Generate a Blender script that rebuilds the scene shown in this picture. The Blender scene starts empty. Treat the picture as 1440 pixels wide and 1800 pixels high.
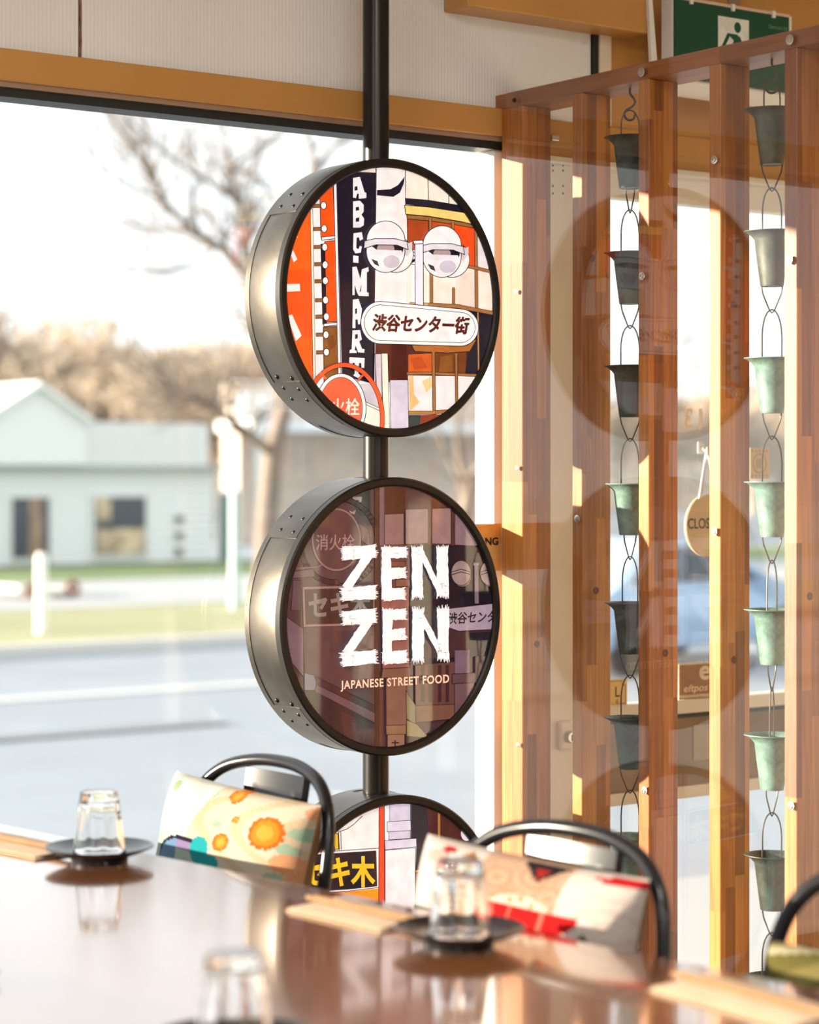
import bpy, bmesh, math, random
from mathutils import Vector, Matrix
from mathutils.geometry import tessellate_polygon

# ------------------------------------------------------------------ camera, sky, sun, exposure
SC = bpy.context.scene
COL = SC.collection
ALPHA = math.radians(36.0)              # window wall is turned 36 degrees from the picture plane
CA, SA = math.cos(ALPHA), math.sin(ALPHA)
FPX, HOR, CAMZ = 3930.0, 830.0, 1.29

cam_d = bpy.data.cameras.new('camera')
cam_d.sensor_fit = 'VERTICAL'
cam_d.sensor_height = 36.0
cam_d.sensor_width = 28.8
cam_d.lens = FPX / 1800.0 * 36.0
cam_d.shift_y = -(900.0 - HOR) / 1800.0
cam_d.clip_end = 600.0
cam_d.dof.use_dof = True
cam_d.dof.focus_distance = 4.0
cam_d.dof.aperture_fstop = 3.3
cam = bpy.data.objects.new('camera', cam_d)
COL.objects.link(cam)
cam.location = (0, 0, CAMZ)
cam.rotation_euler = (math.pi / 2, 0, -ALPHA)
SC.camera = cam

world = bpy.data.worlds.new('sky')
SC.world = world
world.use_nodes = True
bg = world.node_tree.nodes['Background']
bg.inputs['Color'].default_value = (0.93, 0.975, 1.0, 1)
bg.inputs['Strength'].default_value = 1.65

sun_d = bpy.data.lights.new('sun', 'SUN')
sun_d.energy = 19.0
sun_d.angle = math.radians(0.6)
sun_d.color = (1.0, 0.87, 0.68)
sun = bpy.data.objects.new('sun', sun_d)
COL.objects.link(sun)
SUNDIR = Vector((1.7, -1.0, -0.27)).normalized()
sun.rotation_euler = SUNDIR.to_track_quat('-Z', 'Y').to_euler()

SC.view_settings.view_transform = 'Standard'
SC.view_settings.look = 'None'
SC.view_settings.gamma = 1.0
SC.view_settings.use_curve_mapping = False
SC.view_settings.exposure = 0.0
SC.cycles.max_bounces = 10
SC.cycles.diffuse_bounces = 3
SC.cycles.glossy_bounces = 4
SC.cycles.transmission_bounces = 8
SC.cycles.transparent_max_bounces = 20
SC.cycles.caustics_refractive = True
SC.cycles.sample_clamp_indirect = 6.0
SC.cycles.use_denoising = True
SC.cycles.use_adaptive_sampling = True
SC.cycles.adaptive_threshold = 0.03

rnd = random.Random(7)

# ------------------------------------------------------------------ measuring helpers
def ray(px, py=HOR):
    t = (px - 720.0) / FPX
    s = (HOR - py) / FPX
    return Vector((t * CA + SA, -t * SA + CA, s))
def at_y(px, py, Y):
    d = ray(px, py); k = Y / d.y
    return Vector((d.x * k, Y, CAMZ + d.z * k))
def at_x(px, py, X):
    d = ray(px, py); k = X / d.x
    return Vector((X, d.y * k, CAMZ + d.z * k))
def at_z(px, py, Z):
    d = ray(px, py); k = (Z - CAMZ) / d.z
    return Vector((d.x * k, d.y * k, Z))

def lin(c):
    out = []
    for v in c[:3]:
        v = v / 255.0
        out.append(v / 12.92 if v <= 0.04045 else ((v + 0.055) / 1.055) ** 2.4)
    return tuple(out) + (1.0,)

# ------------------------------------------------------------------ materials
def new_mat(name):
    m = bpy.data.materials.new(name)
    m.use_nodes = True
    nt = m.node_tree
    return m, nt, nt.nodes['Principled BSDF']

def simple(name, col, rough=0.5, metal=0.0, var=0.0, vscale=8.0, bump=0.0, bscale=60.0, coat=0.0, stretch=None, spec=0.5):
    m, nt, p = new_mat(name)
    p.inputs['Base Color'].default_value = (*col[:3], 1)
    p.inputs['Roughness'].default_value = rough
    p.inputs['Metallic'].default_value = metal
    p.inputs['Coat Weight'].default_value = coat
    p.inputs['Coat Roughness'].default_value = 0.05
    p.inputs['Specular IOR Level'].default_value = spec
    L = nt.links.new
    if var > 0 or bump > 0:
        tc = nt.nodes.new('ShaderNodeTexCoord')
        mp = nt.nodes.new('ShaderNodeMapping')
        if stretch: mp.inputs['Scale'].default_value = stretch
        L(tc.outputs['Object'], mp.inputs['Vector'])
    if var > 0:
        n = nt.nodes.new('ShaderNodeTexNoise')
        n.inputs['Scale'].default_value = vscale
        n.inputs['Detail'].default_value = 6
        L(mp.outputs['Vector'], n.inputs['Vector'])
        r = nt.nodes.new('ShaderNodeValToRGB')
        r.color_ramp.elements[0].position = 0.3
        r.color_ramp.elements[1].position = 0.7
        r.color_ramp.elements[0].color = (*[c * (1 - var) for c in col[:3]], 1)
        r.color_ramp.elements[1].color = (*[min(1, c * (1 + var)) for c in col[:3]], 1)
        L(n.outputs['Fac'], r.inputs['Fac'])
        L(r.outputs['Color'], p.inputs['Base Color'])
    if bump > 0:
        n2 = nt.nodes.new('ShaderNodeTexNoise')
        n2.inputs['Scale'].default_value = bscale
        n2.inputs['Detail'].default_value = 4
        L(mp.outputs['Vector'], n2.inputs['Vector'])
        b = nt.nodes.new('ShaderNodeBump')
        b.inputs['Strength'].default_value = bump
        b.inputs['Distance'].default_value = 0.004
        L(n2.outputs['Fac'], b.inputs['Height'])
        L(b.outputs['Normal'], p.inputs['Normal'])
    return m

def clear_sheet(name, f0=0.045, tint=(1, 1, 1), rough=0.0):
    """thin clear sheet: see-through with a Fresnel mirror on each face (no bending of light)"""
    m = bpy.data.materials.new(name); m.use_nodes = True
    nt = m.node_tree; nt.nodes.clear(); L = nt.links.new
    out = nt.nodes.new('ShaderNodeOutputMaterial')
    mix = nt.nodes.new('ShaderNodeMixShader')
    tr = nt.nodes.new('ShaderNodeBsdfTransparent'); tr.inputs['Color'].default_value = (*tint, 1)
    gl = nt.nodes.new('ShaderNodeBsdfGlossy'); gl.inputs['Roughness'].default_value = rough
    geo = nt.nodes.new('ShaderNodeNewGeometry')
    dot = nt.nodes.new('ShaderNodeVectorMath'); dot.operation = 'DOT_PRODUCT'
    L(geo.outputs['Normal'], dot.inputs[0]); L(geo.outputs['Incoming'], dot.inputs[1])
    ab = nt.nodes.new('ShaderNodeMath'); ab.operation = 'ABSOLUTE'; L(dot.outputs['Value'], ab.inputs[0])
    om = nt.nodes.new('ShaderNodeMath'); om.operation = 'SUBTRACT'; om.inputs[0].default_value = 1.0; L(ab.outputs[0], om.inputs[1])
    pw = nt.nodes.new('ShaderNodeMath'); pw.operation = 'POWER'; L(om.outputs[0], pw.inputs[0]); pw.inputs[1].default_value = 5.0
    ma = nt.nodes.new('ShaderNodeMath'); ma.operation = 'MULTIPLY_ADD'; L(pw.outputs[0], ma.inputs[0])
    ma.inputs[1].default_value = 1.0 - f0; ma.inputs[2].default_value = f0
    L(ma.outputs[0], mix.inputs['Fac']); L(tr.outputs[0], mix.inputs[1]); L(gl.outputs[0], mix.inputs[2])
    L(mix.outputs[0], out.inputs['Surface'])
    return m

def print_mat(name, emit=0.0, rough=0.35, spec=0.5, cloth=False, gain=1.0):
    m, nt, p = new_mat(name); L = nt.links.new
    a = nt.nodes.new('ShaderNodeAttribute'); a.attribute_name = 'print'
    tc = nt.nodes.new('ShaderNodeTexCoord')
    n = nt.nodes.new('ShaderNodeTexNoise'); n.inputs['Scale'].default_value = 45 if not cloth else 400; n.inputs['Detail'].default_value = 8
    L(tc.outputs['Object'], n.inputs['Vector'])
    r = nt.nodes.new('ShaderNodeMapRange'); r.inputs[1].default_value = 0.3; r.inputs[2].default_value = 0.7
    r.inputs[3].default_value = 0.86 * gain; r.inputs[4].default_value = 1.08 * gain
    L(n.outputs['Fac'], r.inputs[0])
    mx = nt.nodes.new('ShaderNodeVectorMath'); mx.operation = 'SCALE'
    L(a.outputs['Color'], mx.inputs[0]); L(r.outputs[0], mx.inputs['Scale'])
    L(mx.outputs['Vector'], p.inputs['Base Color'])
    p.inputs['Roughness'].default_value = rough
    p.inputs['Specular IOR Level'].default_value = spec
    if emit > 0:
        L(mx.outputs['Vector'], p.inputs['Emission Color'])
        p.inputs['Emission Strength'].default_value = emit
    if cloth:
        b = nt.nodes.new('ShaderNodeBump'); b.inputs['Strength'].default_value = 0.25; b.inputs['Distance'].default_value = 0.002
        L(n.outputs['Fac'], b.inputs['Height']); L(b.outputs['Normal'], p.inputs['Normal'])
    return m

def laminated(name, c0, c1, c2, strip=0.023, along='Z', across='X', rough=0.4, joint=0.42):
    """finger-jointed hardwood: strips across, joints along, stretched grain"""
    m, nt, p = new_mat(name); L = nt.links.new
    N = nt.nodes.new
    tc = N('ShaderNodeTexCoord'); sp = N('ShaderNodeSeparateXYZ'); L(tc.outputs['Object'], sp.inputs[0])
    oi = N('ShaderNodeObjectInfo')
    def math_(op, a, b=None):
        q = N('ShaderNodeMath'); q.operation = op
        for i, v in enumerate((a, b)):
            if v is None: continue
            if isinstance(v, (int, float)): q.inputs[i].default_value = v
            else: L(v, q.inputs[i])
        return q.outputs[0]
    s = math_('FLOOR', math_('DIVIDE', sp.outputs[across], strip))
    oth = 'Y' if across == 'X' else 'X'
    s2 = math_('ADD', s, math_('MULTIPLY', oi.outputs['Random'], 57.0))
    w1 = N('ShaderNodeTexWhiteNoise'); w1.noise_dimensions = '1D'; L(s2, w1.inputs['W'])
    al = math_('ADD', math_('DIVIDE', sp.outputs[along], joint), math_('MULTIPLY', w1.outputs['Value'], 9.0))
    w2 = N('ShaderNodeTexWhiteNoise'); w2.noise_dimensions = '2D'
    cb = N('ShaderNodeCombineXYZ'); L(s2, cb.inputs[0]); L(math_('FLOOR', al), cb.inputs[1]); L(cb.outputs[0], w2.inputs['Vector'])
    mp = N('ShaderNodeMapping'); sc = {'X': 1.0, 'Y': 1.0, 'Z': 1.0}; sc[along] = 0.035
    mp.inputs['Scale'].default_value = (sc['X'], sc['Y'], sc['Z'])
    L(tc.outputs['Object'], mp.inputs['Vector'])
    off = N('ShaderNodeCombineXYZ'); L(w2.outputs['Value'], off.inputs[0]); L(w1.outputs['Value'], off.inputs[1])
    L(off.outputs[0], mp.inputs['Location'])
    g = N('ShaderNodeTexNoise'); g.inputs['Scale'].default_value = 160; g.inputs['Detail'].default_value = 5; g.inputs['Distortion'].default_value = 0.6
    L(mp.outputs['Vector'], g.inputs['Vector'])
    f = math_('ADD', math_('MULTIPLY', w2.outputs['Value'], 0.55), math_('MULTIPLY', g.outputs['Fac'], 0.75))
    r = N('ShaderNodeValToRGB'); cr = r.color_ramp
    cr.elements[0].position = 0.2; cr.elements[0].color = (*c0, 1)
    cr.elements[1].position = 0.95; cr.elements[1].color = (*c2, 1)
    e = cr.elements.new(0.58); e.color = (*c1, 1)
    L(f, r.inputs['Fac']); L(r.outputs['Color'], p.inputs['Base Color'])
    p.inputs['Roughness'].default_value = rough
    b = N('ShaderNodeBump'); b.inputs['Strength'].default_value = 0.12; b.inputs['Distance'].default_value = 0.002
    L(g.outputs['Fac'], b.inputs['Height']); L(b.outputs['Normal'], p.inputs['Normal'])
    return m

M = {}
M['tan'] = simple('tan_paint', (0.53, 0.265, 0.07), 0.42, var=0.06, vscale=5)
M['cream'] = simple('cream_paint', (0.78, 0.70, 0.56), 0.4, var=0.04, vscale=6)
M['white_frame'] = simple('white_frame', (0.85, 0.83, 0.78), 0.4)
M['black_rubber'] = simple('black_rubber', (0.012, 0.012, 0.013), 0.5)
M['window_glass'] = clear_sheet('window_glass', 0.025, (0.985, 0.99, 0.985))
M['acrylic'] = clear_sheet('clear_acrylic', 0.042, (0.99, 0.985, 0.98), 0.012)
M['slat'] = laminated('laminated_timber', (0.12, 0.032, 0.005), (0.29, 0.088, 0.012), (0.52, 0.20, 0.038))
M['rail'] = laminated('rail_timber', (0.17, 0.05, 0.012), (0.28, 0.09, 0.022), (0.42, 0.155, 0.045), strip=0.3, along='Y', across='X', joint=0.28)
M['plug'] = simple('timber_plug', (0.13, 0.035, 0.012), 0.5)
M['steel'] = simple('screw_steel', (0.55, 0.52, 0.47), 0.3, 1.0)
M['drum'] = simple('brushed_steel', (0.125, 0.110, 0.094), 0.35, 1.0, var=0.35, vscale=9, bump=0.03, bscale=90)
M['pole'] = simple('dark_pole_steel', (0.03, 0.027, 0.025), 0.28, 0.7)
M['rim'] = simple('black_rim', (0.014, 0.011, 0.009), 0.38, spec=0.3)
M['print'] = print_mat('backlit_print', emit=0.6, rough=0.09)
M['print_dark'] = print_mat('backlit_print_dark', emit=0.30, rough=0.05, spec=0.7)
M['letter'] = print_mat('letter_print', emit=0.55, rough=0.12)
M['flat_print'] = print_mat('flat_print', emit=0.0, rough=0.4)
M['cloth_print'] = print_mat('cushion_print', emit=0.0, rough=0.9, spec=0.1, cloth=True, gain=0.36)
M['wire'] = simple('chain_wire', (0.10, 0.085, 0.07), 0.45, 0.7)
M['table'] = laminated('table_timber', (0.10, 0.034, 0.013), (0.15, 0.055, 0.021), (0.20, 0.08, 0.032), strip=0.11, along='Y', across='X', rough=0.13, joint=3.0)
M['black_metal'] = simple('black_chair_metal', (0.008, 0.008, 0.010), 0.24, 0.0, spec=0.32)
M['glass'] = None
M['plate'] = simple('black_glaze', (0.009, 0.009, 0.011), 0.22, spec=0.4)
M['kraft'] = simple('kraft_paper', (0.52, 0.39, 0.27), 0.85, var=0.08, vscale=30, bump=0.06, bscale=120)
M['chop'] = simple('chopstick_wood', (0.26, 0.145, 0.07), 0.5, var=0.15, vscale=40)
M['floor'] = simple('floor_concrete', (0.20, 0.165, 0.135), 0.45, var=0.15, vscale=3)
M['ceiling'] = simple('ceiling_paint', (0.74, 0.66, 0.54), 0.8)
def glass_mat():
    m = bpy.data.materials.new('tumbler_glass'); m.use_nodes = True
    nt = m.node_tree; p = nt.nodes['Principled BSDF']
    p.inputs['Base Color'].default_value = (1, 1, 1, 1); p.inputs['Roughness'].default_value = 0.0
    p.inputs['Transmission Weight'].default_value = 1.0; p.inputs['IOR'].default_value = 1.48
    return m
M['glass'] = glass_mat()
tp = M['table'].node_tree.nodes['Principled BSDF']
tp.inputs['Roughness'].default_value = 0.12; tp.inputs['Coat Weight'].default_value = 1.0; tp.inputs['Coat IOR'].default_value = 1.9; tp.inputs['IOR'].default_value = 1.7; tp.inputs['Coat Roughness'].default_value = 0.07

def patina(name, dark, green, bias):
    m, nt, p = new_mat(name); L = nt.links.new; N = nt.nodes.new
    tc = N('ShaderNodeTexCoord')
    n = N('ShaderNodeTexNoise'); n.inputs['Scale'].default_value = 26; n.inputs['Detail'].default_value = 10; n.inputs['Roughness'].default_value = 0.75
    L(tc.outputs['Object'], n.inputs['Vector'])
    r = N('ShaderNodeValToRGB')
    r.color_ramp.elements[0].position = bias - 0.14; r.color_ramp.elements[0].color = (*dark, 1)
    r.color_ramp.elements[1].position = bias + 0.14; r.color_ramp.elements[1].color = (*green, 1)
    L(n.outputs['Fac'], r.inputs['Fac']); L(r.outputs['Color'], p.inputs['Base Color'])
    p.inputs['Roughness'].default_value = 0.5; p.inputs['Metallic'].default_value = 0.15
    return m
M['patina_dark'] = patina('dark_bronze', (0.035, 0.04, 0.036), (0.06, 0.13, 0.11), 0.56)
M['patina_green'] = patina('verdigris', (0.07, 0.125, 0.10), (0.21, 0.36, 0.31), 0.45)

# ------------------------------------------------------------------ mesh helpers
def attach(o, parent):
    if parent is not None:
        o.parent = parent
        if parent.parent is None and parent.type == 'EMPTY':
            o.matrix_parent_inverse = parent.matrix_basis.inverted()
    return o

def obj(name, verts, faces, mat, parent=None, smooth=False):
    me = bpy.data.meshes.new(name)
    me.from_pydata([tuple(v) for v in verts], [], faces)
    me.update()
    if smooth:
        me.polygons.foreach_set('use_smooth', [True] * len(me.polygons))
    if mat is not None: me.materials.append(mat)
    o = bpy.data.objects.new(name, me)
    COL.objects.link(o)
    return attach(o, parent)

def bm_obj(name, bm, mat, parent=None, smooth=False):
    bmesh.ops.recalc_face_normals(bm, faces=bm.faces[:])
    me = bpy.data.meshes.new(name); bm.to_mesh(me); bm.free()
    if smooth:
        me.polygons.foreach_set('use_smooth', [True] * len(me.polygons))
        try: me.set_sharp_from_angle(angle=math.radians(38))
        except Exception: pass
    me.materials.append(mat)
    o = bpy.data.objects.new(name, me); COL.objects.link(o)
    return attach(o, parent)

def bm_box(bm, x0, x1, y0, y1, z0, z1, mtx=None):
    vs = [bm.verts.new(v) for v in ((x0, y0, z0), (x1, y0, z0), (x1, y1, z0), (x0, y1, z0), (x0, y0, z1), (x1, y0, z1), (x1, y1, z1), (x0, y1, z1))]
    if mtx is not None:
        for v in vs: v.co = mtx @ v.co
    fs = [bm.faces.new([vs[i] for i in f]) for f in ((0, 3, 2, 1), (4, 5, 6, 7), (0, 1, 5, 4), (1, 2, 6, 5), (2, 3, 7, 6), (3, 0, 4, 7))]
    return vs, fs

def box(name, x0, x1, y0, y1, z0, z1, mat, parent=None, bevel=0.0, mtx=None, seg=2):
    bm = bmesh.new(); bm_box(bm, x0, x1, y0, y1, z0, z1)
    if bevel > 0:
        bmesh.ops.bevel(bm, geom=bm.edges[:], offset=bevel, segments=seg, affect='EDGES', profile=0.5)
    if mtx is not None: bm.transform(mtx)
    return bm_obj(name, bm, mat, parent, smooth=False)

def tube_geo(pts, r, seg=10, closed=False, radii=None, squash=1.0):
    pts = [Vector(p) for p in pts]; n = len(pts)
    verts, faces = [], []
    tang = []
    for i in range(n):
        a = pts[(i - 1) % n] if (closed or i > 0) else pts[i]
        b = pts[(i + 1) % n] if (closed or i < n - 1) else pts[i]
        tang.append((b - a).normalized())
    up = Vector((0, 0, 1)) if abs(tang[0].z) < 0.9 else Vector((1, 0, 0))
    nrm = tang[0].cross(up).normalized()
    for i in range(n):
        nrm = (nrm - tang[i] * nrm.dot(tang[i])).normalized()
        bn = tang[i].cross(nrm)
        rr = radii[i] if radii else r
        for k in range(seg):
            a = 2 * math.pi * k / seg
            verts.append(pts[i] + nrm * (math.cos(a) * rr) + bn * (math.sin(a) * rr * squash))
    m = n if closed else n - 1
    for i in range(m):
        for k in range(seg):
            a = i * seg + k; b = i * seg + (k + 1) % seg
            c = ((i + 1) % n) * seg + (k + 1) % seg; d = ((i + 1) % n) * seg + k
            faces.append((a, b, c, d))
    if not closed:
        faces.append(tuple(range(seg - 1, -1, -1)))
        faces.append(tuple((n - 1) * seg + k for k in range(seg)))
    return verts, faces

def tube(name, pts, r, mat, parent=None, seg=10, closed=False, radii=None):
    v, f = tube_geo(pts, r, seg, closed, radii)
    o = obj(name, v, f, mat, parent, smooth=True)
    try: o.data.set_sharp_from_angle(angle=math.radians(50))
    except Exception: pass
    return o

def smooth_path(ctrl, n=8):
    """Catmull-Rom through ctrl"""
    P = [Vector(c) for c in ctrl]; P = [P[0] * 2 - P[1]] + P + [P[-1] * 2 - P[-2]]
    out = []
    for i in range(1, len(P) - 2):
        for k in range(n):
            t = k / n
            a, b, c, d = P[i - 1], P[i], P[i + 1], P[i + 2]
            out.append(0.5 * ((2 * b) + (c - a) * t + (2 * a - 5 * b + 4 * c - d) * t * t + (3 * b - a - 3 * c + d) * t ** 3))
    out.append(P[-2])
    return out

def lathe_geo(prof, seg=32, closed_profile=False, mod=None):
    verts, faces = [], []
    n = len(prof)
    for k in range(seg):
        a = 2 * math.pi * k / seg
        for i, (r, z) in enumerate(prof):
            rr = r * (mod(a, i) if mod else 1.0)
            verts.append((rr * math.cos(a), rr * math.sin(a), z))
    m = n if closed_profile else n - 1
    for k in range(seg):
        k2 = (k + 1) % seg
        for i in range(m):
            j = (i + 1) % n
            faces.append((k * n + i, k2 * n + i, k2 * n + j, k * n + j))
    return verts, faces

def lathe(name, prof, mat, parent=None, seg=32, mtx=None, closed_profile=False, mod=None, sharp=40):
    v, f = lathe_geo(prof, seg, closed_profile, mod)
    bm = bmesh.new()
    bv = [bm.verts.new(p) for p in v]
    for q in f:
        try: bm.faces.new([bv[i] for i in q])
        except ValueError: pass
    bmesh.ops.remove_doubles(bm, verts=bm.verts[:], dist=1e-6)
    bmesh.ops.dissolve_degenerate(bm, dist=1e-7, edges=bm.edges[:])
    if mtx is not None: bm.transform(mtx)
    bmesh.ops.recalc_face_normals(bm, faces=bm.faces[:])
    me = bpy.data.meshes.new(name); bm.to_mesh(me); bm.free()
    me.polygons.foreach_set('use_smooth', [True] * len(me.polygons))
    try: me.set_sharp_from_angle(angle=math.radians(sharp))
    except Exception: pass
    me.materials.append(mat)
    o = bpy.data.objects.new(name, me); COL.objects.link(o)
    return attach(o, parent)

def empty(name, loc=(0, 0, 0), rz=0.0):
    o = bpy.data.objects.new(name, None); COL.objects.link(o)
    o.empty_display_size = 0.1
    o.matrix_basis = Matrix.Translation(Vector(loc)) @ Matrix.Rotation(rz, 4, 'Z')
    return o

def tag(o, label, cat, group=None, kind=None):
    o['label'] = label
    if cat: o['category'] = cat
    if group: o['group'] = group
    if kind: o['kind'] = kind
    return o

def struct(o, label=None):
    o['kind'] = 'structure'
    if label: o['label'] = label
    return o

def copy_tree(o, parent=None):
    c = o.copy(); COL.objects.link(c)
    if parent is not None: c.parent = parent
    for ch in list(o.children): copy_tree(ch, c)
    return c

# ------------------------------------------------------------------ flat print builder
class Art:
    """flat coloured shapes in (u, v) metres on a plane; optional clip to a circle"""
    def __init__(self, tf, clip_r=None, step=4e-5):
        self.tf, self.clip, self.step = tf, None, step
        if clip_r:
            self.clip = [(clip_r * math.cos(2 * math.pi * k / 128), clip_r * math.sin(2 * math.pi * k / 128)) for k in range(128)]
        self.tris, self.layer = [], 0
    def _clip(self, poly):
        out = poly
        cl = self.clip; n = len(cl)
        if all(x * x + y * y < (cl[0][0] * 0.995) ** 2 for x, y in poly): return poly
        for i in range(n):
            ax, ay = cl[i]; bx, by = cl[(i + 1) % n]
            inp, out = out, []
            if not inp: return []
            for k in range(len(inp)):
                p, q = inp[k - 1], inp[k]
                sp = (bx - ax) * (p[1] - ay) - (by - ay) * (p[0] - ax)
                sq = (bx - ax) * (q[1] - ay) - (by - ay) * (q[0] - ax)
                if (sp >= 0) != (sq >= 0):
                    t = sp / (sp - sq)
                    out.append((p[0] + (q[0] - p[0]) * t, p[1] + (q[1] - p[1]) * t))
                if sq >= 0: out.append(q)
        return out
    def raw(self, polys, col):
        c = lin(col); z = self.layer * self.step
        for p in polys:
            if self.clip: p = self._clip(p)
            if len(p) >= 3: self.tris.append((p, c, z))
    def uvpoly(self, pts, col):
        self.layer += 1
        t = tessellate_polygon([[Vector((p[0], p[1], 0)) for p in pts]])
        self.raw([[pts[i] for i in tri] for tri in t], col)
    def poly(self, pts, col, outline=None, w=4):
        self.uvpoly([self.tf(*p) for p in pts], col)
        if outline: self.line(list(pts) + [pts[0]], w, outline)
    def line(self, pts, w, col):
        self.layer += 1
        polys = []
        for a, b in zip(pts[:-1], pts[1:]):
            dx, dy = b[0] - a[0], b[1] - a[1]; d = math.hypot(dx, dy) or 1
            ex, ey = dx / d * w * 0.35, dy / d * w * 0.35
            nx, ny = -dy / d * w / 2, dx / d * w / 2
            q = [(a[0] - ex + nx, a[1] - ey + ny), (a[0] - ex - nx, a[1] - ey - ny), (b[0] + ex - nx, b[1] + ey - ny), (b[0] + ex + nx, b[1] + ey + ny)]
            polys.append([self.tf(*p) for p in q])
        self.raw(polys, col)
    def ell(self, cx, cy, rx, ry, col, outline=None, w=4, a0=0, a1=360, n=40):
        pts = [(cx + rx * math.cos(math.radians(a0 + (a1 - a0) * k / n)), cy - ry * math.sin(math.radians(a0 + (a1 - a0) * k / n))) for k in range(n + (0 if a1 - a0 >= 360 else 1))]
        if col is not None: self.poly(pts, col)
        if outline: self.line(pts + ([pts[0]] if a1 - a0 >= 360 else []), w, outline)
    def text(self, s, x, y, w, h, col, bold=0.0, shear=0.0, slope=0.0, tracking=1.0):
        """s fitted in a box whose lower left corner is (x, y) in art coordinates (y runs down)"""
        self.layer += 1
        self.raw([[self.tf(x + px * w, y - py * h + slope * px * w) for px, py in f] for f in text_faces(s, bold, shear, tracking)], col)
    def build(self, name, mat, parent, origin, U, V, N, flip=False):
        verts, faces, cols = [], [], []
        for p, c, z in self.tris:
            b = len(verts)
            for (u, v) in p:
                verts.append(origin + U * u + V * v + N * z)
            area = sum(p[i - 1][0] * p[i][1] - p[i][0] * p[i - 1][1] for i in range(len(p)))
            idx = list(range(b, b + len(p)))
            if area < 0: idx.reverse()
            faces.append(tuple(idx)); cols.append((c, len(p)))
        o = obj(name, verts, faces, mat, parent)
        at = o.data.color_attributes.new('print', 'FLOAT_COLOR', 'CORNER')
        flat = []
        for poly, (c, n) in zip(o.data.polygons, cols):
            flat.extend(c * poly.loop_total)
        at.data.foreach_set('color', flat)
        return o

_tc = {}
def text_faces(s, bold=0.0, shear=0.0, tracking=1.0):
    key = (s, bold, shear, tracking)
    if key in _tc: return _tc[key]
    cu = bpy.data.curves.new('lettering', 'FONT')
    cu.body = s; cu.size = 1.0; cu.offset = bold; cu.shear = shear; cu.space_character = tracking
    cu.resolution_u = 4
    o = bpy.data.objects.new('lettering', cu); COL.objects.link(o)
    dg = bpy.context.evaluated_depsgraph_get(); dg.update()
    ev = o.evaluated_get(dg); me = ev.to_mesh()
    vs = [(v.co.x, v.co.y) for v in me.vertices]
    me.calc_loop_triangles()
    fs = [[vs[i] for i in t.vertices] for t in me.loop_triangles]
    ev.to_mesh_clear()
    bpy.data.objects.remove(o); bpy.data.curves.remove(cu)
    if not vs: return []
    x0, x1 = min(v[0] for v in vs), max(v[0] for v in vs)
    y0, y1 = min(v[1] for v in vs), max(v[1] for v in vs)
    fs = [[((p[0] - x0) / (x1 - x0), (p[1] - y0) / (y1 - y0)) for p in f] for f in fs]
    _tc[key] = fs
    return fs

X_, Y_, Z_ = Vector((1, 0, 0)), Vector((0, 1, 0)), Vector((0, 0, 1))

# ================================================================== the room
YG = 3.43                                  # plane of the shop-front glass
XS = 2.68                                  # room-side plane of the slat screen
struct(box('floor', -3.0, 4.5, -2.5, 3.50, -0.06, 0.0, M['floor']), 'dark polished concrete floor of the dining room')
struct(box('ceiling', -3.0, 4.5, -2.5, 3.50, 2.75, 2.83, M['ceiling']), 'cream painted ceiling')
struct(box('wall_right', 4.5, 4.6, -2.5, 3.50, -0.06, 2.75, M['cream']), 'cream side wall beyond the entrance')

# the rest of the dining room, behind and left of the camera: walls with wide window openings
def pierced(name, lab, horiz, c0, c1, holes, fixed0, fixed1, z0=0.0, z1=2.75):
    root = empty(name, (0, 0, 0)); struct(root, lab)
    cuts = [c0] + [h for ab in holes for h in ab] + [c1]
    def bx(a, b, za, zb):
        if horiz: box('wall_section', a, b, fixed0, fixed1, za, zb, M['wall_paint'], root)
        else: box('wall_section', fixed0, fixed1, a, b, za, zb, M['wall_paint'], root)
    for i in range(len(cuts) - 1):
        if i % 2 == 0: bx(cuts[i], cuts[i + 1], z0, z1)
        else:
            bx(cuts[i], cuts[i + 1], z0, 0.75); bx(cuts[i], cuts[i + 1], 2.15, z1)
M['wall_paint'] = simple('warm_wall_paint', (0.42, 0.31, 0.20), 0.7)
pierced('wall_back', 'warm brown back wall with two wide windows', True, -3.0, 4.5, [(-1.9, -0.4), (1.0, 2.6)], -2.6, -2.5)
pierced('wall_left', 'warm brown left wall with a wide window', False, -2.5, 3.40, [(-0.8, 1.0)], -3.1, -3.0)
def fill_lamp(x, y, label):  # unseen ceiling lamp, added as fill light for the room
    root = empty('fill_lamp', (x, y, 2.75)); tag(root, label, 'lamp', 'added fill lamps on the ceiling')
    box('housing', x - 0.30, x + 0.30, y - 0.30, y + 0.30, 2.715, 2.75, M['white_frame'], root, bevel=0.004)
    ld = bpy.data.lights.new('fill_light', 'AREA'); ld.shape = 'SQUARE'; ld.size = 0.54; ld.energy = LAMP_W; ld.color = (1.0, 0.965, 0.91)
    lo = bpy.data.objects.new('fill_light', ld); COL.objects.link(lo); lo.location = (x, y, 2.712); attach(lo, root)
LAMP_W = 36.0
fill_lamp(-0.9, -0.9, 'added square fill lamp behind the camera on the left'); fill_lamp(1.3, -0.9, 'added square fill lamp behind the camera on the right')
fill_lamp(-0.9, 1.2, 'added square fill lamp left of the table'); fill_lamp(1.0, 1.0, 'added square fill lamp over the near end of the table')

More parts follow.
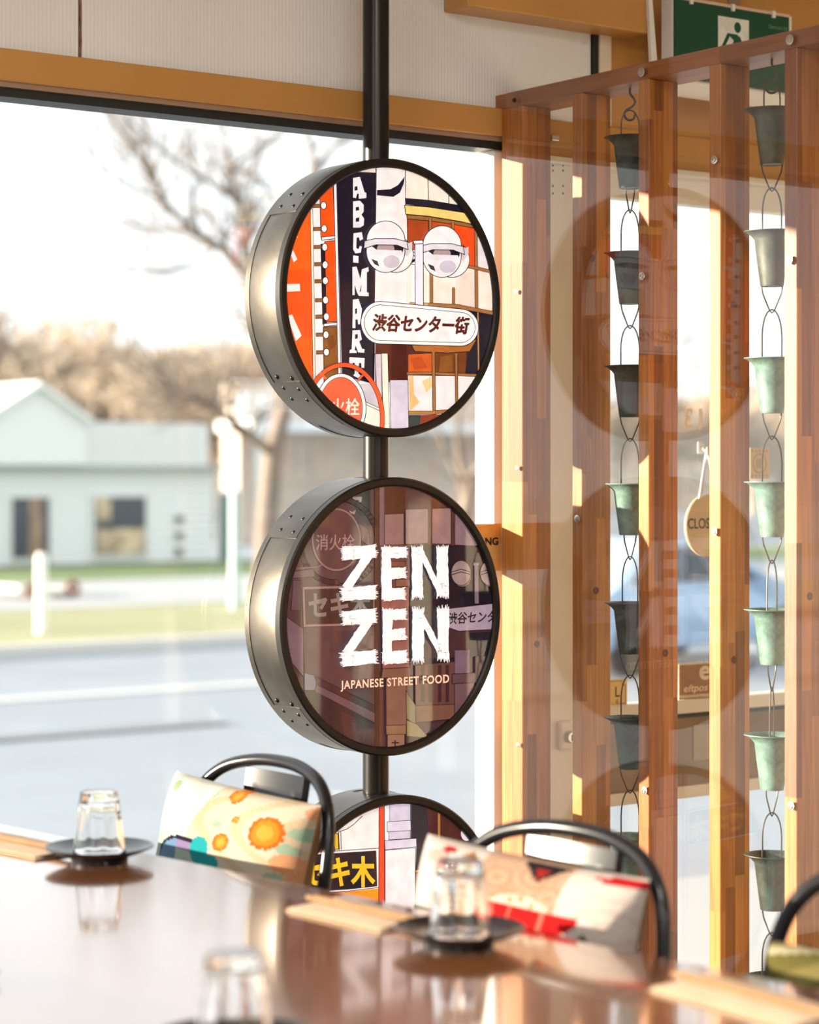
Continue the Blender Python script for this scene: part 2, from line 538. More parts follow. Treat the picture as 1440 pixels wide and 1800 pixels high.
# boards above the shop window
def ribbed():
    m, nt, p = new_mat('ribbed_board'); L = nt.links.new
    p.inputs['Base Color'].default_value = (0.83, 0.82, 0.80, 1); p.inputs['Roughness'].default_value = 0.6
    tc = nt.nodes.new('ShaderNodeTexCoord')
    w = nt.nodes.new('ShaderNodeTexWave'); w.wave_type = 'BANDS'; w.bands_direction = 'X'
    w.inputs['Scale'].default_value = 42; w.inputs['Distortion'].default_value = 0.3
    L(tc.outputs['Object'], w.inputs['Vector'])
    b = nt.nodes.new('ShaderNodeBump'); b.inputs['Strength'].default_value = 0.25; b.inputs['Distance'].default_value = 0.002
    L(w.outputs['Fac'], b.inputs['Height']); L(b.outputs['Normal'], p.inputs['Normal'])
    n = nt.nodes.new('ShaderNodeTexNoise'); n.inputs['Scale'].default_value = 1.7; n.inputs['Detail'].default_value = 5
    L(tc.outputs['Object'], n.inputs['Vector'])
    r = nt.nodes.new('ShaderNodeValToRGB')
    r.color_ramp.elements[0].position = 0.35; r.color_ramp.elements[0].color = (0.78, 0.78, 0.77, 1)
    r.color_ramp.elements[1].position = 0.6; r.color_ramp.elements[1].color = (0.84, 0.85, 0.86, 1)
    L(n.outputs['Fac'], r.inputs['Fac']); L(r.outputs['Color'], p.inputs['Base Color'])
    return m
M['board'] = ribbed()
M['rust'] = simple('rusty_sealant', (0.22, 0.11, 0.05), 0.9, var=0.5, vscale=60)
XSEAM = at_y(141, 50, 3.405).x
wf = box('wall_front', -3.0, 4.5, 3.42, 3.50, 1.99, 2.75, M['cream'])
struct(wf, 'shop-front wall above the window')
box('wall_panel', -3.0, XSEAM - 0.003, 3.405, 3.42, 1.985, 2.75, M['board'], wf, bevel=0.001)
box('wall_panel', XSEAM + 0.003, at_y(1039, 50, 3.405).x, 3.405, 3.42, 1.985, 2.75, M['board'], wf, bevel=0.001)
box('panel_seam', XSEAM - 0.006, XSEAM + 0.005, 3.408, 3.418, 1.985, 2.75, M['rust'], wf)
# ragged edge of the sealant in the seam
pts = []
for k in range(40):
    z = 1.985 + k * 0.0195
    pts.append(Vector((XSEAM + rnd.uniform(-0.0012, 0.0012), 3.4045, z)))
tube('sealant_bead', pts, 0.0022, M['rust'], wf, seg=6, radii=[0.0012 + rnd.random() * 0.0016 for _ in pts])
xe = at_y(1040, 50, 3.405).x
box('panel_edge', xe, xe + 0.014, 3.40, 3.42, 1.985, 2.75, M['black_rubber'], wf)
box('cover_strip', xe + 0.014, xe + 0.045, 3.395, 3.42, 1.985, 2.75, M['cream'], wf, bevel=0.002)
box('wall_panel', xe + 0.045, 4.5, 3.405, 3.42, 1.985, 2.75, M['tan'], wf, bevel=0.001)
# little blemish dome on the board
dm = at_y(1029, 82, 3.405)
lathe('screw_cap', [(0, 0.004), (0.006, 0.003), (0.0095, 0.0)], M['board'], wf, 16, Matrix.Translation(dm) @ Matrix.Rotation(math.pi / 2, 4, 'X'))

# boxed beam on the wall near the entrance
bx0, bx1 = at_y(822, 10, 3.33).x, at_y(1140, 10, 3.33).x
bt = box('trim_1', bx0, bx1, 3.33, 3.405, 2.165, 2.75, M['tan'], None, bevel=0.004)
struct(bt, 'tan painted boxed beam high on the shop-front wall')
lathe('nail_head', [(0, 0.002), (0.004, 0.0)], M['steel'], bt, 12, Matrix.Translation((bx0 + 0.006, 3.329, 2.185)) @ Matrix.Rotation(math.pi / 2, 4, 'X'))

# transom over the window: tan bar, metal lip, black gasket
t1 = box('trim_2', -3.0, 2.74, 3.385, 3.47, 1.938, 1.992, M['tan'], None, bevel=0.003)
struct(t1, 'tan painted transom bar running over the shop window')
M['lip'] = simple('bronze_lip', (0.40, 0.27, 0.2), 0.35, 0.4)
box('metal_lip', -3.0, 2.735, 3.392, 3.46, 1.929, 1.938, M['lip'], t1)
box('gasket', -3.0, 2.733, 3.400, 3.455, 1.914, 1.929, M['black_rubber'], t1)

# shop window
w1 = empty('window_1', (0.5, YG, 0)); struct(w1, 'large plate glass shop window facing the street')
xj = at_y(857, 600, YG).x
box('pane', -3.0, xj + 0.01, YG - 0.003, YG + 0.003, 0.30, 1.93, M['window_glass'], w1)
box('jamb', xj, xj + 0.032, YG - 0.02, YG + 0.04, 0.28, 1.93, M['white_frame'], w1, bevel=0.002)
box('jamb_gasket', xj + 0.032, xj + 0.046, YG - 0.025, YG + 0.04, 0.28, 1.93, M['black_rubber'], w1)
box('sill', -3.0, 2.74, YG - 0.05, YG + 0.05, 0.22, 0.30, M['cream'], w1, bevel=0.003)
struct(box('wall_below', -3.0, 2.74, YG - 0.03, YG + 0.03, 0.0, 0.22, M['cream']), 'low cream wall under the shop window')

# entrance door beyond the screen
d1 = empty('door_1', (3.25, YG, 0)); struct(d1, 'glazed cream entrance door behind the slat screen')
xl0, xl1 = 2.765, at_y(1006, 900, YG).x
box('door_stile', xl0, xl1, YG - 0.025, YG + 0.02, 0.0, 1.90, M['cream'], d1, bevel=0.003)
box('door_stile', 3.70, 3.80, YG - 0.025, YG + 0.02, 0.0, 1.90, M['cream'], d1, bevel=0.003)
box('door_rail', xl1, 3.70, YG - 0.02, YG + 0.02, 1.845, 1.90, M['cream'], d1, bevel=0.002)
box('door_rail', xl1, 3.70, YG - 0.022, YG + 0.02, 0.790, 0.818, M['cream'], d1, bevel=0.002)
box('door_rail', xl1, 3.70, YG - 0.022, YG + 0.02, 0.615, 0.640, M['cream'], d1, bevel=0.002)
box('door_rail', xl1, 3.70, YG - 0.022, YG + 0.02, 0.03, 0.12, M['cream'], d1, bevel=0.002)
M['bronze_panel'] = simple('bronze_panel', (0.23, 0.135, 0.065), 0.25, var=0.3, vscale=7)
box('push_panel', xl1, 3.70, YG - 0.012, YG + 0.008, 0.640, 0.790, M['bronze_panel'], d1)
box('door_gasket', xl1, 3.70, YG - 0.015, YG + 0.006, 0.781, 0.790, M['black_rubber'], d1)
pl = at_y(1219, 1275, YG - 0.013); pr = at_y(1290, 1320, YG - 0.013)
M['paper_notice'] = simple('faded_notice', (0.42, 0.33, 0.24), 0.7, var=0.06, vscale=20)
box('notice_patch', pl.x, pr.x, YG - 0.014, YG - 0.012, pr.z - 0.012, pl.z, M['paper_notice'], d1)
box('pane', xl1, 3.70, YG - 0.003, YG + 0.003, 0.818, 1.845, M['window_glass'], d1)
box('pane', xl1, 3.70, YG - 0.003, YG + 0.003, 0.12, 0.615, M['window_glass'], d1)
# lock on the stile
lk = at_y(990, 1292, YG - 0.025)
lp = box('lock_plate', lk.x - 0.016, lk.x + 0.016, YG - 0.037, YG - 0.025, lk.z - 0.028, lk.z + 0.028, M['cream'], d1, bevel=0.004)
lathe('lock_cylinder', [(0, 0.010), (0.0095, 0.010), (0.0115, 0.006), (0.0115, -0.002)], M['steel'], lp, 24, Matrix.Translation((lk.x + 0.005, YG - 0.037, lk.z - 0.003)) @ Matrix.Rotation(math.pi / 2, 4, 'X'))
box('keyhole', lk.x + 0.0040, lk.x + 0.006, YG - 0.0478, YG - 0.0465, lk.z - 0.010, lk.z + 0.002, M['black_rubber'], lp)
# screw holes of the stile
for py in (291, 300, 327, 340):
    for px in (972, 990):
        q = at_y(px, py, YG - 0.025)
        lathe('screw_hole', [(0, 0.0006), (0.0022, 0.0006), (0.0022, 0)], M['black_rubber'], d1, 10, Matrix.Translation(q) @ Matrix.Rotation(math.pi / 2, 4, 'X'))
hd = box('trim_3', 2.74, 4.5, 3.40, 3.47, 1.90, 1.985, M['tan'], None, bevel=0.003)
struct(hd, 'tan painted header over the entrance door')
box('header_lip', 2.74, 4.5, 3.392, 3.45, 1.898, 1.912, M['cream'], hd)
q = at_y(972, 243, 3.395)
box('latch_plate', q.x - 0.008, q.x + 0.012, 3.388, 3.40, q.z - 0.006, q.z + 0.006, M['steel'], hd, bevel=0.002)
struct(box('wall_entry', 3.80, 4.5, YG - 0.03, YG + 0.03, 0.0, 1.90, M['cream']), 'cream wall beside the entrance door')

# things stuck to the glass ------------------------------------------------
def card_art(w, h):
    return Art(lambda x, y: (x * w, (1 - y) * h), None, 3e-5)
def card(name, x0, x1, z0, z1, y, col, label, cat, thick=0.0012):
    m = simple(name + '_stock', col, 0.5, var=0.05, vscale=60)
    o = box(name, x0, x1, y - thick, y, z0, z1, m)
    tag(o, label, cat)
    a = Art(lambda u, v: (u * (x1 - x0), (1 - v) * (z1 - z0)), None, 3e-5); a.layer = 4
    return o, a, Vector((x0, y - thick, z0))

a0, a1 = at_y(1193, 1167, YG - 0.004), at_y(1253, 1232, YG - 0.004)
o, a, org = card('eftpos_sticker', a0.x, a1.x + 0.006, a1.z, a0.z, YG - 0.0035, lin((216, 190, 150)), 'brown and cream card payment sticker reading eftpos on the door glass', 'sticker')
a.poly([(0.03, 0.04), (0.97, 0.04), (0.97, 0.80), (0.03, 0.80)], (158, 110, 74))
a.text('e', 0.56, 0.45, 0.32, 0.36, (228, 205, 168), bold=0.03)
a.text('eftpos', 0.14, 0.78, 0.66, 0.24, (228, 205, 168), bold=0.015, shear=0.2)
a.text('Participating Cards Welcome Here', 0.03, 0.94, 0.93, 0.085, (80, 55, 40))
a.build('printing', M['flat_print'], o, org, X_, Z_, -Y_)

a0, a1 = at_y(1058, 1196, YG - 0.004), at_y(1102, 1246, YG - 0.004)
o, a, org = card('gold_plaque', a0.x, a1.x, a1.z, a0.z, YG - 0.0035, lin((226, 190, 110)), 'small golden yellow plaque with a large L low on the door glass', 'plaque')
a.line([(0.06, 0.22), (0.06, 0.78), (0.2, 0.78), (0.2, 0.94), (0.8, 0.94), (0.8, 0.80), (0.94, 0.80), (0.94, 0.2), (0.80, 0.2), (0.8, 0.06), (0.2, 0.06), (0.2, 0.22), (0.06, 0.22)], 0.02, (120, 90, 40))
a.text('L', 0.52, 0.58, 0.2, 0.34, (70, 55, 30), bold=0.02)
a.text('E', 0.56, 0.80, 0.1, 0.12, (70, 55, 30))
a.build('printing', M['flat_print'], o, org, X_, Z_, -Y_)

a0, a1 = at_y(1318, 787, YG - 0.004), at_y(1352, 842, YG - 0.004)
o, a, org = card('coupon_sticker', a0.x, a1.x, a1.z, a0.z, YG - 0.0035, lin((214, 186, 140)), 'small beige sticker with a ring stamp high on the door glass', 'sticker')
a.ell(0.5, 0.5, 0.34, 0.3, None, (160, 125, 80), 0.03)
for i in range(4):
    a.line([(0.36 + i * 0.09, 0.36), (0.36 + i * 0.09, 0.64)], 0.04, (160, 125, 80))
for i in range(5):
    a.ell(0.12 + i * 0.19, 0.1, 0.05, 0.04, (180, 150, 105)); a.ell(0.12 + i * 0.19, 0.9, 0.05, 0.04, (180, 150, 105))
a.build('printing', M['flat_print'], o, org, X_, Z_, -Y_)

a1 = at_y(872, 920, YG - 0.004); a0 = at_y(872, 1002, YG - 0.004)
o, a, org = card('window_poster', a1.x - 0.20, a1.x - 0.001, a0.z, a1.z, YG - 0.0205, lin((226, 170, 96)), 'orange and beige poster on the shop window beside the middle drum', 'poster')
a.poly([(0.0, 0.0), (1, 0), (1, 0.42), (0.0, 0.12)], (222, 150, 70))
a.text('NG', 0.80, 0.46, 0.165, 0.17, (35, 28, 24), bold=0.04)
a.build('printing', M['flat_print'], o, org, X_, Z_, -Y_)

# door numerals, painted on the outside so they read backwards from here
q0, q1 = at_y(1207, 716, YG), at_y(1246, 756, YG)
a = Art(lambda u, v: (u, v), None); a.layer = 1
a.raw([[(0.052 * (1 - p[0]), 0.046 * p[1]) for p in f] for f in text_faces('13', 0.03, 0.0, 1.15)], (238, 214, 190))
o = a.build('door_numerals', M['flat_print'], None, Vector((q0.x - 0.004, YG + 0.0035, q1.z)), X_, Z_, -Y_)
tag(o, 'pale street number 13 seen backwards on the entrance door glass', 'number')

# hanging CLOSED board
c = at_y(1243, 924, YG - 0.02)
root = empty('closed_sign', (c.x, c.y, c.z - 0.064)); tag(root, 'round pale wooden CLOSED board hanging by a beaded chain on the door', 'sign')
M['sign_wood'] = simple('pale_sign_wood', (0.72, 0.54, 0.32), 0.55, var=0.08, vscale=14, stretch=(1, 1, 6))
bo = lathe('board', [(0, 0.003), (0.060, 0.003), (0.062, 0.001), (0.062, -0.003), (0, -0.003)], M['sign_wood'], root, 56, Matrix.Translation(c) @ Matrix.Scale(1.05, 4, Z_) @ Matrix.Rotation(math.pi / 2, 4, 'X'))
a = Art(lambda u, v: (u, v), None)
a.raw([[(-0.0575 + 0.094 * p[0], -0.006 + 0.022 * p[1]) for p in f] for f in text_faces('CLOSED', 0.012)], (55, 45, 38))
a.layer += 1
a.uvpoly([(-0.038, -0.034), (0.038, -0.034), (0.038, -0.016), (-0.038, -0.016)], (222, 196, 150))
a.build('lettering', M['flat_print'], bo, c + Vector((0, -0.0035, 0)), X_, Z_, -Y_)
hk = at_y(1232, 788, YG - 0.004)
M['hook_plastic'] = simple('clear_hook', (0.75, 0.72, 0.66), 0.3)
box('hook_pad', hk.x - 0.010, hk.x + 0.008, YG - 0.007, YG - 0.0035, hk.z - 0.012, hk.z + 0.014, M['hook_plastic'], root, bevel=0.002)
tube('hook', [hk + Vector((0, -0.003, 0.004)), hk + Vector((0, -0.010, -0.004)), hk + Vector((0.002, -0.016, -0.006)), hk + Vector((0.002, -0.018, 0.002))], 0.0022, M['hook_plastic'], root, 8)
M['bead'] = simple('white_bead', (0.85, 0.83, 0.8), 0.3, 0.3)
def beads(p, q, n, parent):
    V, F = [], []
    for i in range(n):
        t = i / (n - 1); b = p.lerp(q, t)
        v, f = lathe_geo([(0.0002, 0.0021), (0.0016, 0.0015), (0.0021, 0), (0.0016, -0.0015), (0.0002, -0.0021)], 6)
        o_ = len(V)
        V += [Vector(k) + b for k in v]; F += [tuple(o_ + k for k in g) for g in f]
    return obj('bead_chain', V, F, M['bead'], parent, True)
beads(hk + Vector((0.0, -0.016, -0.008)), c + Vector((-0.026, -0.004, 0.058)), 30, root)
beads(hk + Vector((0.004, -0.016, -0.008)), c + Vector((0.026, -0.004, 0.058)), 32, root)
beads(hk + Vector((0.002, -0.018, -0.006)), c + Vector((-0.020, -0.005, 0.062)), 30, root)

# exit sign on the wall above the door
ex0, ex1 = at_y(1186, 50, 3.30), at_y(1387, 50, 3.30)
zt, zb = 2.236, 2.078
root = empty('exit_sign', ((ex0.x + ex1.x) / 2, 3.33, zb - 0.02)); tag(root, 'green emergency exit sign with a white running figure above the door', 'exit sign')
M['sign_white'] = simple('sign_white', (0.86, 0.85, 0.83), 0.4)
# wedge housing: curved underside
bm = bmesh.new()
prof = []
for k in range(13):
    t = k / 12
    prof.append((3.304 + 0.03 * t, zb - 0.004 - 0.026 * math.sin(t * math.pi / 2)))
prof += [(3.334, zt + 0.004), (3.304, zt + 0.004)]
va = [bm.verts.new((ex0.x - 0.004, y, z)) for y, z in prof]; vb = [bm.verts.new((ex1.x + 0.012, y, z)) for y, z in prof]
bm.faces.new(va); bm.faces.new(list(reversed(vb)))
for i in range(len(prof)):
    j = (i + 1) % len(prof); bm.faces.new([va[i], vb[i], vb[j], va[j]])
bm_obj('housing', bm, M['sign_white'], root)
box('wall_bracket', (ex0.x + ex1.x) / 2 - 0.06, (ex0.x + ex1.x) / 2 + 0.06, 3.334, 3.405, zb + 0.05, zt, M['sign_white'], root)
# side flange
bm = bmesh.new()
fx = at_y(1139, 60, 3.33).x
pr = [(fx - 0.006, 2.245), (fx + 0.004, 2.245), (fx + 0.020, 2.09), (fx + 0.004, 2.09)]
va = [bm.verts.new((x, 3.322, z)) for x, z in pr]; vb = [bm.verts.new((x, 3.330, z)) for x, z in pr]
bm.faces.new(va); bm.faces.new(list(reversed(vb)))
for i in range(4):
    j = (i + 1) % 4; bm.faces.new([va[i], vb[i], vb[j], va[j]])
bm_obj('side_flange', bm, M['sign_white'], root)
W, H = ex1.x - ex0.x, zt - zb
M['exit_green'] = simple('exit_green', lin((6, 74, 50))[:3], 0.35)
pn = box('panel', ex0.x, ex1.x, 3.298, 3.304, zb, zt, M['exit_green'], root, bevel=0.002)
M['pink_edge'] = simple('diffuser_edge', (0.75, 0.55, 0.45), 0.4)
box('diffuser_edge', ex0.x - 0.006, ex1.x + 0.003, 3.300, 3.306, zt, zt + 0.006, M['pink_edge'], root)
for i in range(3):
    xc = ex0.x + W * (0.13 + 0.36 * i)
    box('clip', xc - 0.004, xc + 0.004, 3.294, 3.302, zt - 0.007, zt + 0.007, M['sign_white'], root)
a = Art(lambda x, y: (x * W, (1 - y) * H), None, 3e-5)
a.poly([(0.365, 0.13), (0.635, 0.13), (0.635, 0.90), (0.365, 0.90)], (232, 234, 232))
G = (10, 84, 58)
a.ell(0.535, 0.245, 0.030, 0.07, G)
def limb(pts, w):
    a.line(pts, w, G)
    for p in pts: a.ell(p[0], p[1], w / 2 * 0.62, w / 2 * 1.2, G, n=16)
a.poly([(0.44, 0.335), (0.535, 0.335), (0.575, 0.50), (0.53, 0.60), (0.475, 0.58), (0.50, 0.42)], G)
limb([(0.455, 0.36), (0.415, 0.50), (0.40, 0.54)], 0.030)
limb([(0.545, 0.37), (0.58, 0.50), (0.61, 0.50)], 0.028)
limb([(0.50, 0.58), (0.47, 0.70), (0.39, 0.72)], 0.036)
limb([(0.53, 0.58), (0.56, 0.70), (0.54, 0.84)], 0.036)
a.text('Clevertronics 2/40', 0.81, 0.185, 0.17, 0.05, (120, 165, 145), shear=0.1)
a.build('pictogram', M['flat_print'], pn, Vector((ex0.x, 3.298, zb)), X_, Z_, -Y_)
q = at_y(1292, 3, 3.40)
tag(box('maker_plate', q.x - 0.016, q.x + 0.018, 3.402, 3.405, q.z - 0.004, q.z + 0.010, M['lip']), 'tiny brown maker plate on the wall above the exit sign', 'plate')
q = at_y(1147, 10, 3.38)
o = lathe('status_light', [(0, 0.006), (0.003, 0.005), (0.004, 0)], simple('yellow_led', (0.8, 0.7, 0.05), 0.3), None, 12, Matrix.Translation((q.x, 3.4045, q.z)) @ Matrix.Rotation(math.pi / 2, 4, 'X'))
tag(o, 'tiny yellow indicator light on the wall left of the exit sign', 'light')

# ================================================================== hanging drum sign
SR = math.radians(2.0)
SU = Vector((math.cos(SR), math.sin(SR), 0)); SN = Vector((math.sin(SR), -math.cos(SR), 0))
dp = ray(661); PZ = 4.05
POLE = Vector((dp.x * PZ, dp.y * PZ, 0))
RAD, DEP = 0.2485, 0.100
ZC = [1.602, 1.0315, 0.461]
sign = empty('drum_sign', (POLE.x, POLE.y, 0))
tag(sign, 'tall pole sign with three round steel light boxes in front of the window', 'sign')
for z0, z1 in ((ZC[0] + RAD - 0.006, 2.75), (ZC[1] + RAD - 0.006, ZC[0] - RAD + 0.006), (ZC[2] + RAD - 0.006, ZC[1] - RAD + 0.006), (0.0, ZC[2] - RAD + 0.006)):
    tube('pole', [POLE + Z_ * z0, POLE + Z_ * z1], 0.0240, M['pole'], sign, 28)

RIM_IN = 0.2335
def face_uv(k, ox, oy, s):
    C = POLE + Vector((0, 0, ZC[k])) + SN * (DEP / 2)
    def tf(cx, cy):
        d = ray(ox + cx / s, oy + cy / s)
        o = Vector((0, 0, CAMZ))
        t = (C - o).dot(SN) / d.dot(SN)
        q = o + d * t - C
        return (q.dot(SU), q.z)
    return tf

NAVY, BLK, ORG = (30, 25, 40), (28, 24, 30), (255, 84, 22)
def picture_upper():
    A = Art(face_uv(0, 420, 260, 3.0), RIM_IN + 0.001)
    P, Ln = A.poly, A.line
    A.ell(815, 790, 700, 800, (238, 230, 226))
    P([(150, 200), (382, 200), (400, 1300), (150, 1300)], (255, 96, 24))
    P([(150, 640), (390, 640), (394, 1000), (150, 1000)], (252, 84, 26))
    for q in ([(306, 440), (316, 470), (300, 480)], [(272, 545), (288, 532), (314, 586), (296, 603)], [(240, 718), (327, 716), (329, 755), (240, 758)], [(262, 884), (286, 878), (336, 990), (306, 1018)]):
        P(q, (236, 234, 236))
    P([(380, 200), (394, 200), (412, 1300), (398, 1300)], (244, 230, 206)); Ln([(380, 200), (398, 1300)], 3, BLK); Ln([(393, 200), (411, 1300)], 3, BLK)
    P([(394, 200), (432, 200), (452, 1300), (412, 1300)], (232, 234, 240))
    P([(436, 505), (462, 505), (470, 930), (446, 930)], NAVY)
    P([(430, 160), (500, 160), (512, 462), (438, 470)], ORG, BLK, 4)
    P([(440, 470), (512, 462), (513, 478), (442, 486)], (232, 234, 240), BLK, 4)
    P([(458, 494), (512, 488), (522, 916), (466, 918)], ORG, BLK, 4)
    P([(452, 926), (524, 920), (525, 934), (453, 942)], (232, 234, 240), BLK, 4)
    P([(450, 946), (525, 940), (538, 1260), (454, 1260)], (134, 84, 40), BLK, 4)
    P([(468, 1000), (500, 985), (515, 1040), (480, 1075)], (116, 66, 30))
    for y in (305, 427, 522, 613, 703, 803, 890, 985, 1078):
        x = 396 + (y - 300) * 0.022
        P([(x, y - 9), (x + 40, y - 10), (x + 40, y + 8), (x, y + 9)], (142, 92, 44), BLK, 3)
    for x, y in ((450, 303), (453, 425), (456, 523), (458, 616), (459, 700), (460, 802), (464, 890), (462, 985), (464, 1077)):
        A.ell(x, y, 15, 20, (240, 240, 244), BLK, 4, n=20)
    P([(500, 120), (516, 120), (541, 1240), (527, 1240)], (236, 238, 244), BLK, 3)
    # navy hoarding with slab letters
    P([(514, 100), (640, 128), (730, 132), (716, 1246), (546, 1200)], NAVY)
    P([(640, 118), (724, 96), (730, 132), (640, 128)], (240, 230, 218), BLK, 3)
    WHT = (232, 234, 242)
    def letter(polys, holes=()):
        for q in polys: P(q, WHT)
        for q in holes: P(q, NAVY)
    letter([[(604, 158), (640, 152), (664, 232), (674, 238), (674, 264), (634, 268), (634, 242), (626, 240), (622, 252), (620, 264), (604, 262)]], [[(612, 205), (626, 200), (628, 222), (612, 226)]])
    letter([[(604, 282), (640, 278), (660, 300), (660, 335), (648, 352), (662, 372), (660, 408), (640, 420), (604, 420)]], [[(618, 312), (634, 310), (636, 328), (618, 332)], [(618, 370), (636, 366), (636, 388), (618, 390)]])
    letter([[(606, 450), (650, 444), (656, 480), (640, 490), (634, 470), (622, 474), (620, 528), (632, 534), (640, 516), (650, 520), (644, 552), (616, 556), (604, 535)]])
    letter([[(604, 567), (632, 570), (632, 607), (604, 604)]])
    letter([[(600, 628), (622, 626), (642, 690), (650, 640), (684, 628), (686, 650), (676, 656), (676, 760), (686, 764), (686, 782), (634, 780), (636, 762), (646, 756), (648, 716), (638, 764), (624, 762), (612, 720), (612, 776), (600, 776)]])
    letter([[(602, 800), (632, 796), (650, 850), (640, 930), (630, 930), (628, 905), (616, 905), (616, 950), (600, 950)]], [[(614, 848), (624, 846), (624, 872), (614, 876)]])
    letter([[(600, 962), (640, 960), (650, 1010), (636, 1020), (650, 1058), (664, 1062), (662, 1080), (630, 1078), (616, 1040), (612, 1066), (622, 1070), (622, 1082), (584, 1082), (586, 1066), (596, 1062)]], [[(614, 984), (628, 982), (628, 1004), (614, 1008)]])
    letter([[(584, 1104), (664, 1108), (662, 1160), (648, 1160), (646, 1134), (634, 1134), (632, 1190), (644, 1200), (630, 1214), (604, 1200), (612, 1190), (612, 1134), (602, 1132), (598, 1156), (582, 1154)]])
    # building top centre
    P([(728, 80), (878, 80), (888, 820), (718, 830)], (236, 232, 234))
    P([(730, 222), (800, 218), (840, 196), (876, 150), (870, 190), (850, 236), (815, 258), (728, 250)], NAVY)
    Ln([(722, 80), (724, 132)], 4, BLK); Ln([(878, 90), (880, 300), (887, 360), (890, 820)], 4, BLK)
    # right facade
    P([(880, 80), (1300, 80), (1400, 900), (890, 860)], (240, 228, 216))
    P([(880, 80), (1250, 80), (1230, 330), (880, 270)], (240, 232, 220)); Ln([(996, 80), (1000, 274)], 4, BLK); Ln([(1106, 150), (1108, 292)], 4, BLK)
    P([(876, 264), (1000, 274), (1186, 305), (1250, 330), (1260, 380), (1100, 326), (878, 298)], NAVY)
    P([(874, 302), (1000, 312), (1180, 340), (1300, 372), (1300, 420), (1170, 388), (1000, 360), (880, 350)], (238, 208, 122), BLK, 4)
    P([(884, 352), (1000, 362), (1170, 390), (1300, 420), (1300, 446), (1150, 412), (1000, 384), (888, 376)], (146, 100, 50), BLK, 4)
    P([(888, 376), (1000, 384), (1002, 530), (890, 540)], (166, 66, 22), BLK, 4)
    P([(1016, 386), (1122, 402), (1122, 470), (1016, 450)], (182, 74, 32), BLK, 4)
    P([(1134, 404), (1242, 424), (1244, 628), (1134, 600)], (255, 74, 24), BLK, 4)
    P([(1256, 440), (1330, 470), (1350, 640), (1256, 620)], (232, 226, 232))
    TAN = (160, 108, 62)
    def bar(x0, y0, x1, y1, w, c=TAN):
        Ln([(x0, y0), (x1, y1)], w, c); 
        dx, dy = x1 - x0, y1 - y0; d = math.hypot(dx, dy); nx, ny = -dy / d * w / 2, dx / d * w / 2
        Ln([(x0 + nx, y0 + ny), (x1 + nx, y1 + ny)], 2.6, BLK); Ln([(x0 - nx, y0 - ny), (x1 - nx, y1 - ny)], 2.6, BLK)
    bar(1009, 372, 1009, 450, 14); bar(1128, 392, 1128, 480, 14)
    P([(892, 640), (1000, 640), (1004, 830), (892, 826)], (240, 228, 214)); P([(1140, 660), (1240, 660), (1242, 840), (1140, 830)], (238, 216, 206))
    bar(1014, 640, 1014, 830, 16); bar(1131, 740, 1131, 845, 14)
    bar(1248, 412, 1252, 872, 16); bar(1338, 560, 1346, 880, 14)
    bar(1190, 622, 1250, 634, 16); bar(1250, 634, 1390, 668, 16)
    P([(1190, 845), (1400, 880), (1400, 1010), (1262, 1240), (1180, 1240), (1210, 1040)], NAVY)
    bar(1258, 850, 1262, 1192, 10, (182, 132, 84)); bar(1342, 880, 1338, 1010, 8, (150, 104, 66))
    bar(900, 822, 1000, 826, 14, (190, 150, 110)); bar(1000, 828, 1160, 836, 20); bar(1160, 838, 1390, 882, 20)
    # lower storey
    P([(716, 1030), (1210, 1040), (1190, 1200), (890, 1228), (716, 1240)], (80, 36, 28)); P([(800, 1030), (880, 1030), (886, 1220), (800, 1226)], (66, 26, 24))
    P([(1030, 1060), (1196, 1060), (1190, 1196), (1030, 1190)], (112, 64, 32)); P([(1060, 1100), (1120, 1095), (1125, 1180), (1050, 1186)], (134, 84, 40))
    P([(888, 1088), (1014, 1082), (1014, 1182), (888, 1182)], (206, 92, 30), BLK, 3); P([(900, 1110), (960, 1100), (990, 1160), (920, 1170)], (190, 74, 26))
    P([(905, 1040), (1246, 1010), (1250, 1010), (1214, 1074), (1100, 1082), (924, 1074)], (168, 102, 46), BLK, 4)
    P([(888, 1200), (1260, 1206), (1260, 1420), (890, 1400)], (234, 230, 234))
    P([(892, 1202), (915, 1202), (920, 1300), (950, 1340), (896, 1390)], (240, 190, 130)); P([(960, 1230), (1010, 1206), (1014, 1260), (985, 1290)], (240, 196, 140))
    bar(888, 1190, 1030, 1188, 14); bar(1030, 1190, 1260, 1200, 14)
    bar(1021, 1080, 1026, 1460, 16); bar(1141, 1090, 1144, 1400, 14)
    P([(888, 1408), (955, 1408), (945, 1500), (888, 1500)], (52, 62, 62)); P([(955, 1408), (1100, 1404), (1060, 1500), (945, 1500)], (136, 58, 36))
    bar(890, 1396, 1030, 1396, 18, (176, 128, 62)); bar(1030, 1394, 1170, 1384, 18)
    # posts
    P([(712, 1086), (746, 1086), (752, 1500), (726, 1400)], (206, 198, 210), BLK, 3)
    P([(746, 1084), (779, 1084), (790, 1500), (756, 1500)], (240, 230, 218), BLK, 3)
    P([(790, 1224), (886, 1224), (890, 1510), (796, 1510)], (206, 204, 224), BLK, 3)
    # hydrant sign
    P([(632, 1244), (716, 1244), (756, 1420), (660, 1380)], (200, 194, 206)); P([(650, 1340), (760, 1384), (770, 1510), (640, 1510)], (240, 232, 222)); Ln([(655, 1342), (745, 1384)], 10, (232, 232, 236)); Ln([(655, 1336), (748, 1378)], 3, BLK); Ln([(655, 1350), (748, 1392)], 3, BLK)
    import math as _m
    ring = [(545 + 205 * _m.cos(_m.radians(t)), 1430 - 285 * _m.sin(_m.radians(t))) for t in range(-20, 181, 4)]
    Ln(ring, 26, BLK); Ln(ring, 20, (250, 100, 52))
